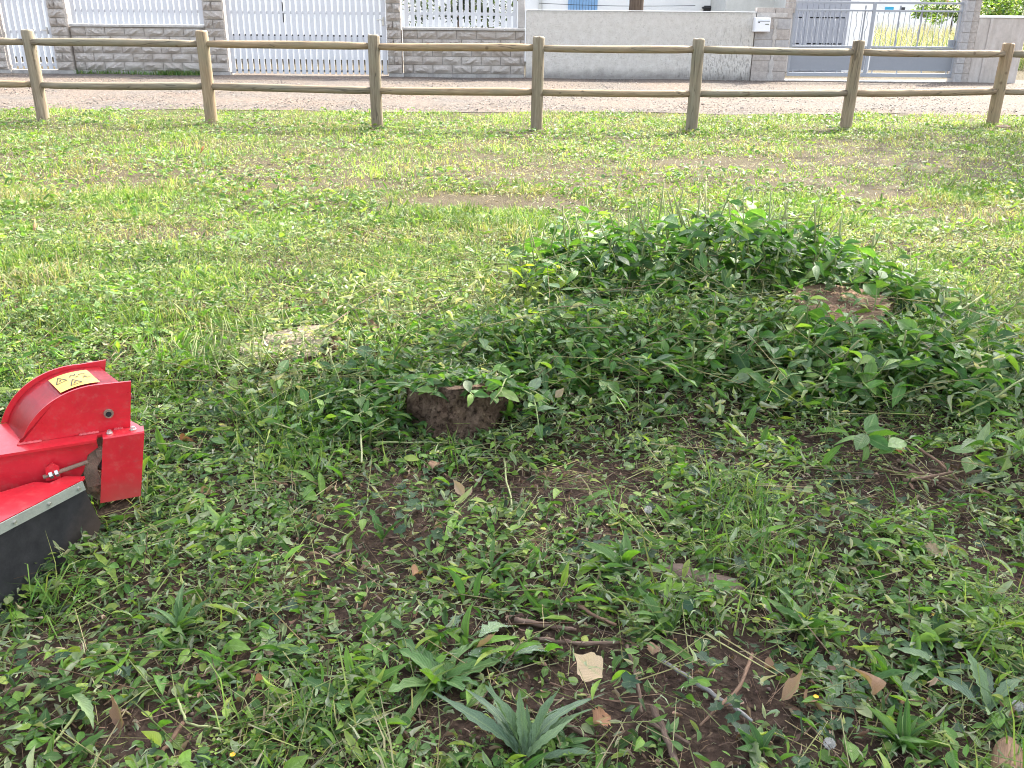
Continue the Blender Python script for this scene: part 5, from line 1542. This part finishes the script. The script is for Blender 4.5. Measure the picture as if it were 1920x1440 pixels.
# tangle filling the hollow between the three clumps
sh = Shrub(G(.72, 3.35), 'tangled low regrowth in the hollow between the largest, middle and right clumps'); sh.lm = (LM['lance_shrub'], LM['oval'], .65)
for i in range(85):
    x = random.gauss(.72, .26); y = random.gauss(3.32, .22)
    if y < 2.82 or (x - 1.41) ** 2 + (y - 3.62) ** 2 < .25 ** 2: continue
    sh.shoot(G(x, y, -.01), random.uniform(-3.1, .3), random.uniform(.25, 1.25), random.uniform(.12, .30), random.randint(5, 8), random.choice((.05, .065, .08)), random.choice((0, 0, .2)), random.uniform(0, .25))
def fx(n):
    x = rng.normal(.72, .28, n); y = rng.normal(3.33, .22, n); k = (y > 2.80) & ((x - 1.41) ** 2 + (y - 3.62) ** 2 > .24 ** 2)
    x, y = x[k], y[k]; z = hgt(x, y) + rng.random(len(x)) * .12
    return np.stack([x, y, z], 1)
sh.mass(1100, fx, .056)
sh.finish()
# leafy fringe left of the dark stump
sh = Shrub(G(-.62, 2.85), 'leafy fringe of low shoots between the machine and the dark stump')
for i in range(60):
    x = random.gauss(-.62, .22); y = random.gauss(2.85, .17)
    if (x + .185) ** 2 + (y - 2.8) ** 2 < .17 ** 2 or y < 2.55: continue
    sh.shoot(G(x, y, -.01), random.uniform(-3.1, .3), random.uniform(.4, 1.25), random.uniform(.10, .24), random.randint(5, 7), random.choice((.045, .055, .07)), 0, random.uniform(0, .3))
def fx(n):
    x = rng.normal(-.62, .24, n); y = rng.normal(2.88, .18, n); k = (y > 2.55) & ((x + .185) ** 2 + (y - 2.75) ** 2 > .18 ** 2)
    x, y = x[k], y[k]; z = hgt(x, y) + rng.random(len(x)) * .09
    return np.stack([x, y, z], 1)
sh.mass(500, fx, .046)
sh.finish()
# sunlit weeds right and behind the stump
sh = Shrub(G(1.95, 3.75), 'sunlit regrowth clump at the right of the brown stump')
for i in range(42):
    x = random.gauss(1.93, .17); y = random.gauss(3.78, .20)
    sh.shoot(G(x, y, -.01), random.uniform(-.6, 2.0), random.uniform(.2, .9), random.uniform(.12, .25), random.randint(4, 7), .062, random.choice((0, .3)), .1)
def fx(n):
    x = rng.normal(1.93, .18, n); y = rng.normal(3.76, .2, n); z = hgt(x, y) + rng.random(n) * .13
    return np.stack([x, y, z], 1)
sh.mass(350, fx, .055)
sh.finish()
# low sprawl left of the ridge
sh = Shrub(G(-.1, 3.75), 'low leafy regrowth between the pale stump and the largest clump'); sh.lm = (LM['lance_shrub'], LM['oval'], .8)
for i in range(110):
    x = random.gauss(-.25, .48); y = random.gauss(3.70, .28)
    if (x + .90) ** 2 + (y - 3.35) ** 2 < .2 ** 2: continue
    sh.shoot(G(x, y, -.01), random.uniform(0, 6.3), random.uniform(.1, .9), random.uniform(.10, .22), random.randint(4, 6), .050, random.choice((0, .3, .4)), .05)
def fx(n):
    x = rng.normal(-.25, .5, n); y = rng.normal(3.72, .28, n); k = (x + .90) ** 2 + (y - 3.35) ** 2 > .22 ** 2
    x, y = x[k], y[k]; z = hgt(x, y) + rng.random(len(x)) * .11
    return np.stack([x, y, z], 1)
sh.mass(1300, fx, .046, GREEN, (3, 5, 4, 2, 1))
sh.finish()
# brush of cut stems round the pale stump
b = MB()
for cx, cy, cz, r0, n, s0 in ((-.91, 3.36, .092, .25, 520, 1.0), (1.41, 3.66, .192, .20, 110, .9), (-.185, 2.80, .185, .15, 160, 1.0)):
    a = rng.uniform(0, 6.3, n); q = r0 * np.sqrt(rng.random(n)) * (1 if cx < -.5 else 1); x = cx + q * np.cos(a); y = cy + q * np.sin(a) * .85
    P = np.stack([x, y, cz + (.16 * (x - cx) + .12 * (y - cy) if cx < -.5 else .16 * (y - cy) if cx > 1 else .05 * (y - cy)) + rng.uniform(.002, .018, n)], 1)
    k = n // 3
    for tt, sl, lo, hi, asp in ((T['curl'][0], slice(0, k), .012, .035, None), (T['shred'][0], slice(k, 2 * k), .02, .06, .07), (T['lance_s'][0], slice(2 * k, n), .02, .05, None)):
        m = len(P[sl]); sz = rng.uniform(lo, hi, m) * s0
        b.add(tt, P[sl], frames(rng.uniform(0, 6.3, m), rng.uniform(-.2, .4, m), rng.normal(0, .8, m)), sz if asp is None else np.stack([sz * asp, sz, sz], 1), pick_cols(m, CLIP, (2, 4, 4, 3, 3, 1)))
tag(link('stump_clippings', b.mesh('stump_clippings'), M['leaf']), 'leaf clippings and straw strewn over the sawn stump faces', 'clippings', kind='stuff')
br = thing('cut_brush', G(-.9, 3.35), 'brush of pale cut stems standing round the pale grey stump', 'shrub'); BO = Vector(br.location)
for i in range(150):
    a = random.uniform(0, 6.3); rr_ = random.uniform(.17, .42); x = -.86 + rr_ * 1.25 * math.cos(a); y = 3.36 + rr_ * .8 * math.sin(a)
    p0 = G(x, y, -.01); L = random.uniform(.06, .17); d = Vector((random.gauss(0, .35), random.gauss(0, .3), 1)).normalized()
    link('cut_stem', path_tube([p0 - BO, p0 + d * L * .5 - BO, p0 + d * L + Vector((random.gauss(0, .006), 0, 0)) - BO], .0032, .0022, 4, 'cut_stem'), M['pale_stem'] if random.random() < .6 else M['stem'], br)

# ------------------------------------------------------------------ single weeds of the foreground
def rosette(px, py, n, size, meshes, label, lean=(.3, .9), aim=None, spread=math.pi, width=1.0, cat='weed', z=0.0):
    p = at(px, py); t = thing('weed_rosette', (p.x, p.y, p.z + .004 + z), label, cat)
    for i in range(n):
        ya = (2 * math.pi * i / n + random.uniform(-.3, .3)) if aim is None else aim + random.uniform(-spread, spread)
        put_leaf(t, meshes, Vector((random.uniform(-.008, .008), random.uniform(-.008, .008), 0)), ya, random.uniform(*lean), random.gauss(0, .25), size * random.uniform(.65, 1.1), width)
    return t
ros = rosette
ros(1180, 1085, 13, .145, LM['strap'], 'long leaved green rosette leaning left, above the bark covered root', (.35, .9), 2.5, .9, 1.0)
ros(1255, 1190, 12, .125, LM['strap'], 'bright green rosette just below the bark covered root', (.4, 1.0), 2.3, 1.2, 1.0)
ros(835, 1285, 12, .13, LM['dock'], 'broad leaved rosette left of the large pale dead leaf', (.3, 1.1), None, 3.1, .95)
ros(985, 1432, 20, .15, LM['grey_strap'], 'grey green rosette with fanned long leaves at bottom centre', (.25, 1.2), 1.6, 1.7, .85)
ros(335, 1190, 18, .095, LM['strap'], 'cropped yellowish green clump right of the rubber flap', (.6, 1.3), None, 3.1, 1.0)
ros(1620, 1040, 9, .085, LM['broad'], 'small bright green rosette among clippings at right of centre', (.2, .9), None, 3.1, .8)
ros(1500, 1190, 12, .10, LM['lance'], 'leafy upright weed right of the pale white stick', (.5, 1.2), None, 3.1, 1.2)
ros(920, 1075, 9, .095, LM['strap'], 'thin tuft of narrow leaves in the middle foreground', (.4, 1.1), None, 3.1, .8)
ros(715, 1020, 3, .10, LM['dock'], 'two or three upright leaves beside bare soil left of centre', (.9, 1.3), None, 3.1, .8)
ros(1690, 1405, 22, .10, LM['lance'], 'feathery light green clump near the bottom right', (.3, 1.1), None, 3.1, .6)
ros(1580, 1270, 8, .11, LM['grey'], 'flat grey green rosette of blistered leaves at lower right', (.05, .5), None, 3.1, 1.1)
ros(1760, 1260, 10, .12, LM['grey_strap'], 'long spiny leaved rosette left of the cut log at bottom right', (.2, .9), None, 3.1, 1.1)
ros(1850, 1340, 10, .12, LM['grey_strap'], 'long spiny leaved rosette right behind the cut log', (.2, .9), None, 3.1, 1.1)
ros(90, 1370, 10, .06, LM['broad'], 'small pale green mint like plant at the bottom left', (.3, 1.0), None, 3.1, .9)
ros(640, 1330, 9, .10, LM['dock'], 'serrated leaf rosette in the lower left middle', (.3, .9), None, 3.1, .9)
ros(1890, 900, 6, .17, LM['grey'], 'large grey green wavy dock leaves at the right edge', (.0, .5), 2.7, .9, 1.2)
ros(1750, 1210, 11, .085, LM['broad'], 'light green leafy weed beside small orange flowers at right', (.4, 1.1), None, 3.1, .8)
ros(1420, 960, 5, .085, LM['grey_strap'], 'pale stalk like weed left of the twig pile', (.9, 1.35), None, 3.1, .8)
ros(1235, 855, 7, .085, LM['strap'], 'thick bright green cut stalks right of the dark stump', (1.0, 1.45), None, 3.1, .9)
ros(505, 1235, 5, .11, LM['dock'], 'folded broad leaf lying in the left foreground', (.0, .7), .4, 1.5, 1.2)
ros(280, 1290, 4, .13, LM['grey_strap'], 'long curved toothed leaf in the left foreground', (-.05, .3), -1.5, .8, 1.0)
ros(430, 1050, 6, .10, LM['grey'], 'wilted grey green leaves near the machine flap', (.0, .6), None, 3.1, 1.0)
ros(1060, 1400, 8, .06, LM['lance'], 'small dark green sprig right of the fanned grey rosette', (.4, 1.1), None, 3.1, 1.2)
ros(1240, 1400, 12, .055, LM['lance'], 'small bushy sprig between forked brown twigs at the bottom', (.4, 1.2), None, 3.1, 1.4)
ros(1420, 1420, 10, .07, LM['lance'], 'pale green sprig at the bottom right of centre', (.4, 1.2), None, 3.1, 1.2)
ros(940, 1125, 9, .05, LM['lance'], 'little tufted sprig above the warty leaf', (.4, 1.2), None, 3.1, 1.4)
ros(520, 840, 8, .10, LM['oval'], 'pointed oval leaves on a low shoot right of the machine', (.1, .6), .2, 1.2, .8)
ros(360, 870, 7, .085, LM['oval'], 'oval leaves low in the grass just right of the red bracket', (.1, .7), .3, 1.4, .8)

# warty blistered leaves
def warty(px, py, yaw, size, label, w=1.0):
    p = at(px, py); t = thing('warty_leaf', (p.x, p.y, p.z + .03), label, 'leaf')
    lf = put_leaf(t, LM['grey'][:1], Vector((0, 0, 0)), yaw, .08, .1, size, w * 1.5)
    lf.name = 'blade'
    b = MB(); tv = T['dock'][0][0]; ii = rng.integers(5, len(tv) - 5, 90); q = tv[ii] + rng.uniform(-.03, .03, (90, 3)) * np.array([1, 1, 0]); q[:, 2] += .01
    b.add(T['rock'][0], q, np.repeat(np.eye(3)[None], 90, 0), rng.uniform(.007, .013, 90), np.tile(np.array([[.48, .54, .42]]), (90, 1)))
    o = link('warts', b.mesh('warts'), M['stone_bits'], lf); o['kind'] = 'stuff'
warty(900, 1215, .9, .12, 'upper blistered grey green leaf with white warts near centre foreground')
warty(870, 1250, .1, .13, 'lower blistered leaf with white warts, left end of the curved pair', .9)
warty(965, 1250, .6, .10, 'lower blistered leaf with white warts, right end of the curved pair')
warty(850, 1200, 1.5, .09, 'small upright warty leaf left of the two larger warty leaves', .7)

# ------------------------------------------------------------------ dead leaves lying about
PL0 = [.02, .10, .22, .34, .43, .47, .45, .40, .41, .36, .25, .15, .09, .04, .003]
PL1 = [.04, .16, .30, .40, .36, .44, .40, .46, .36, .30, .20, .16, .06, .01]
PL2 = [.02, .09, .17, .24, .285, .31, .31, .29, .25, .20, .14, .08, .04, .005]
DEAD_T = [single_leaf_mesh(leaf_T(PL0, 9, .10, -.30, .03, 0, .3, 3), 'blade', M['pale_leaf']),
          single_leaf_mesh(leaf_T(PL2, 7, .55, -.75, .04, .05, .8, 4), 'blade', M['dead_leaf']),
          single_leaf_mesh(leaf_T(PL2, 7, .95, .85, .03, .04, -1.3, 5), 'blade', M['dead_leaf']),
          single_leaf_mesh(leaf_T(PL1, 9, .35, .5, .05, .08, -.7, 6), 'blade', M['dead_leaf'])]
def dead(px, py, k, size, label, yaw=None, pitch=.2, lift=.03, zlev=None):
    p = at(px, py, zlev); o = bpy.data.objects.new('dead_leaf', DEAD_T[k]); COL.objects.link(o)
    ya = random.uniform(0, 6.3) if yaw is None else yaw
    o.matrix_world = Matrix.Translation(p + Vector((0, 0, lift))) @ (mat_from(ya, pitch, random.uniform(-.3, .3)) @ Matrix.Diagonal((size,) * 3)).to_4x4()
    tag(o, label, 'dead leaf', 'dead leaves scattered among the weeds')
dead(1128, 1292, 0, .072, 'largest pale tan dead leaf lying on bare soil', 2.5, .25, .03)
dead(812, 895, 3, .042, 'round orange brown dead leaf below the dark stump', 1.2, .5)
dead(868, 950, 1, .045, 'small rust red dead leaf on bare soil below the dark stump', 2.0, .3)
dead(815, 1010, 2, .036, 'orange dead leaf on the bare soil patch left of centre', .6)
dead(775, 1100, 2, .046, 'curled tan dead leaf left of the narrow tuft', 1.0)
dead(1740, 1062, 3, .060, 'curled orange brown dead leaf at right with a pale edge', .5, .5)
dead(1462, 1335, 1, .060, 'curled beige dead leaf on the bare patch at lower right', .3, .3)
dead(1505, 1345, 2, .050, 'whitish curled dead leaf beside the beige one at lower right', .9)
dead(1632, 1325, 2, .065, 'upright light brown dead leaf between spiny rosettes', 1.6, .9)
dead(1430, 1275, 2, .040, 'small beige dead leaf above the crossing twigs', .2)
dead(892, 1235, 1, .046, 'light brown dead leaf between the warty leaves', -.3, .2)
dead(1112, 1378, 3, .048, 'thin round brown dead leaf below the largest pale one', .5, .2)
dead(1222, 1248, 3, .036, 'round brown dead leaf at the tip of the grey stick', 1.4, .6)
dead(230, 1392, 1, .055, 'light brown dead leaf on soil at the bottom left', 1.5, .6)
dead(598, 995, 2, .042, 'yellow brown dead leaf right of the machine', 1.8, .5)
dead(378, 942, 2, .040, 'orange brown dead leaf right beside the red bracket', .2)
dead(1840, 950, 2, .040, 'beige dead leaf at the right end of the twig pile', 1.3, .7)
dead(1685, 868, 2, .055, 'brown dead leaf on top of the twig pile', 1.8, .5)
dead(608, 612, 1, .060, 'orange dead leaf at the far edge of the pale stump', .6, .4, .10)
dead(682, 640, 3, .075, 'tan crumpled dead leaf right of the pale stump', .3, .3, .06)
dead(376, 293, 1, .070, 'orange dead leaf alone on the sunny lawn at left', .4, .4)
dead(66, 445, 1, .075, 'reddish dead leaf in the lawn at the left edge', 1.0, .6)
dead(1040, 775, 0, .045, 'mottled yellow round leaf among the shoots right of the dark stump', .4, .5, .06)
dead(340, 845, 2, .045, 'pinkish brown dead leaf just right of the red bracket', .4, .4)
dead(480, 1300, 2, .030, 'small orange leaf in the left foreground', .3)
dead(1885, 1365, 2, .040, 'orange dead leaf behind the cut log', .3)

# ------------------------------------------------------------------ sticks
def stick(pts_, r0, r1, label, mat='twig_wood', lift=.022, name='twig', k=7):
    P = [at(px, py) for px, py in pts_]
    Q = []
    for a, c in zip(P[:-1], P[1:]):
        for f in (0, .17, .33, .5, .66, .83): Q.append(a.lerp(c, f) + Vector((random.gauss(0, .0010), random.gauss(0, .0010), lift + random.uniform(-.0015, .0020))))
    Q.append(P[-1] + Vector((0, 0, lift)))
    o0 = Q[len(Q) // 2].copy()
    ang = math.atan2(Q[-1].y - Q[0].y, Q[-1].x - Q[0].x)
    Rm = Matrix.Rotation(-ang, 3, 'Z')
    o = link(name, path_tube([Rm @ (q - o0) for q in Q], r0, r1, k, name), M[mat])
    o.location = o0; o.rotation_euler = (0, 0, ang)
    return tag(o, label, 'twig')
stick([(1235, 1250), (1310, 1300), (1408, 1368)], .0048, .0036, 'straight pale grey stick at lower right, crossed by a brown twig', 'grey_twig')
stick([(1408, 1246), (1385, 1310), (1310, 1382)], .0045, .0032, 'curved brown twig crossing the grey stick', lift=.03)
stick([(1012, 1212), (1085, 1220), (1160, 1219)], .0060, .0048, 'horizontal reddish brown twig right of the warty leaves', lift=.02)
stick([(1175, 1226), (1196, 1300), (1202, 1352)], .0042, .0030, 'thin vertical brown twig right of the largest pale leaf')
stick([(1222, 1340), (1245, 1390), (1268, 1450)], .0075, .0068, 'thick pale brown twig running out of the bottom edge')
stick([(965, 1170), (1030, 1182), (1080, 1190)], .0075, .0055, 'dark brown short branch above the warty leaves', lift=.012)
stick([(1082, 1148), (1115, 1170), (1155, 1186)], .0052, .0040, 'diagonal brown twig above the largest pale leaf')
stick([(1010, 1330), (1060, 1365), (1100, 1392)], .0055, .0040, 'dark diagonal twig left of the largest pale leaf', lift=.014)
stick([(1030, 1296), (1130, 1328), (1285, 1345)], .0022, .0016, 'long thin reddish vine below the largest pale leaf')
stick([(1215, 1370), (1290, 1410)], .0045, .003, 'short brown twig near the bottom centre')
stick([(-10, 1318), (30, 1308), (62, 1298)], .0090, .0075, 'dark broken branch with orange end at the left edge', lift=.018)
stick([(1432, 1150), (1456, 1178), (1478, 1200)], .0040, .0032, 'short whitish stick in the right foreground', 'grey_twig')
stick([(335, 1325), (352, 1372), (425, 1386)], .0030, .0022, 'bent pale green twig at the bottom left', 'pale_stem')
stick([(165, 1330), (120, 1390), (75, 1450)], .0030, .0022, 'pale thin twig slanting to the bottom left edge', 'pale_stem')
stick([(345, 1372), (320, 1410), (295, 1442)], .0048, .0035, 'brown twig slanting to the bottom edge at left')
for i, ((a, c), lab) in enumerate(zip([((1660, 880), (1790, 935)), ((1680, 872), (1830, 950)), ((1650, 895), (1760, 920)), ((1700, 900), (1850, 940)), ((1720, 860), (1800, 930)), ((1690, 925), (1835, 905))],
        ['uppermost left', 'longest', 'lowest left', 'flat right', 'steepest', 'crosswise'])):
    stick([a, ((a[0] + c[0]) / 2 + 4, (a[1] + c[1]) / 2 - 3), c], .0055, .0035, lab + ' brown twig of the twig pile under the right clump', lift=.012 + .006 * i)
stick([(1330, 880), (1500, 888), (1660, 905)], .0022, .0016, 'long thin horizontal vine left of the twig pile')
stick([(1255, 835), (1310, 830)], .003, .002, 'short reddish twig beside the cut green stalks')
stick([(1392, 740), (1470, 765), (1600, 790)], .0035, .0022, 'long olive bramble stem lying under the right clump', 'pale_stem', .06)
stick([(1100, 700), (1240, 720), (1390, 735)], .0035, .0025, 'long olive stem lying level before the largest clump', 'pale_stem', .06)
stick([(700, 845), (840, 845), (700, 850)][:2], .003, .002, 'thin yellow green stem lying below the dark stump', 'pale_stem', .03)
stick([(676, 720), (678, 800), (680, 900)], .0032, .0026, 'thin pale stalk hanging upright left of the dark stump', 'pale_stem', .06)
stick([(945, 880), (950, 920), (960, 975)], .003, .0022, 'straw coloured stalk standing below the dark stump', 'pale_stem', .04)
stick([(620, 655), (690, 600), (745, 570)], .0035, .0025, 'reddish stem rising right of the pale stump', 'twig_wood', .10)
stick([(680, 1040), (640, 1050), (600, 1068)], .004, .003, 'brown twig on bare soil in the left middle foreground')
stick([(1720, 1005), (1650, 985), (1610, 960)], .0022, .0016, 'thin brown stem right of the small bright rosette')
stick([(1895, 1080), (1830, 1120), (1780, 1150)], .0024, .0018, 'thin beige stalk at the right edge', 'pale_stem')

# bark covered root and the cut log
def log(pts_, r, label, mat, sink, name, seed=0):
    P = [at(*p) for p in pts_]; a, c = P[0], P[-1]; L = (c - a).length; rr_ = np.random.default_rng(seed)
    bm = bmesh.new(); n = 12; k = 16; rings = []
    prof = 1 + rr_.uniform(-.08, .08, k)
    for i in range(n):
        f = i / (n - 1); q = r * (1 + .08 * math.sin(f * 7 + seed)) * (.55 if i in (0, n - 1) else .85 if i in (1, n - 2) else 1)
        rings.append([bm.verts.new(((f - .5) * L, q * prof[j] * (1 + rr_.uniform(-.03, .03)) * math.cos(2 * math.pi * j / k), q * prof[j] * math.sin(2 * math.pi * j / k))) for j in range(k)])
    for r0, r1 in zip(rings[:-1], rings[1:]):
        for j in range(k): bm.faces.new((r0[j], r1[j], r1[(j + 1) % k], r0[(j + 1) % k]))
    bm.faces.new(rings[0][::-1]); bm.faces.new(rings[-1])
    o = link(name, to_mesh(bm, name, True), M[mat]); o.location = (a + c) / 2 + Vector((0, 0, r - sink)); o.rotation_euler = (c - a).to_track_quat('X', 'Z').to_euler()
    return tag(o, label, 'log')
log([(1240, 1078), (1395, 1128)],   .050, 'dark bark covered root half buried right of centre', 'log_wood', .060, 'root', 2)
log([(1888, 1402), (1876, 1520)], .026, 'brown piece of log with frayed bark at the bottom right corner', 'frayed', .010, 'log', 5)

# ------------------------------------------------------------------ flowers and seed heads
def fluff(px, py, label):
    p = at(px, py); t = thing('seed_head', (p.x, p.y, p.z), label, 'dandelion clock')
    bm = bmesh.new(); bmesh.ops.create_icosphere(bm, subdivisions=1, radius=.004, matrix=Matrix.Translation((0, 0, .05)))
    for i in range(420):
        d = Vector((random.gauss(0, 1), random.gauss(0, 1), random.gauss(0, 1))).normalized(); s = d.orthogonal().normalized() * .00045
        c = Vector((0, 0, .05)); v = [bm.verts.new(c + d * .003), bm.verts.new(c + d * (.008 + .004 * random.random()) - s), bm.verts.new(c + d * .0115 + s)]; bm.faces.new(v)
    link('fluff', to_mesh(bm, 'fluff'), M['fluff'], t)
    link('stem', path_tube([Vector((0, 0, -.01)), Vector((.003, 0, .02)), Vector((0, 0, .047))], .0018, .0012, 5), M['pale_stem'], t)
fluff(1213, 985, 'white dandelion clock in the middle right weeds')
fluff(1548, 1432, 'white dandelion clock at the bottom right of centre')
fluff(1898, 1360, 'white dandelion clock right above the cut log')
def flower(px, py, label, r=.008):
    p = at(px, py); t = thing('flower', (p.x, p.y, p.z), label, 'flower')
    bm = bmesh.new()
    for i in range(12):
        a = 2 * math.pi * i / 12; d = Vector((math.cos(a), math.sin(a), .35)); s = Vector((-math.sin(a), math.cos(a), 0)) * r * .25; c = Vector((0, 0, .032))
        v = [bm.verts.new(c), bm.verts.new(c + d * r * .7 - s), bm.verts.new(c + d * r), bm.verts.new(c + d * r * .7 + s)]; bm.faces.new(v)
    link('petals', to_mesh(bm, 'petals'), M['petal'], t)
    link('stem', path_tube([Vector((0, 0, -.01)), Vector((.003, 0, .015)), Vector((0, 0, .030))], .0014, .001, 5), M['stem'], t)
flower(1747, 1175, 'orange yellow flower in the light green weed at right', .007)
flower(1733, 1222, 'orange yellow flower below the other one at right', .006)
flower(440, 1440, 'yellow flower at the bottom left', .006)
flower(1526, 1330, 'small yellow flower near the curled beige leaves', .006)
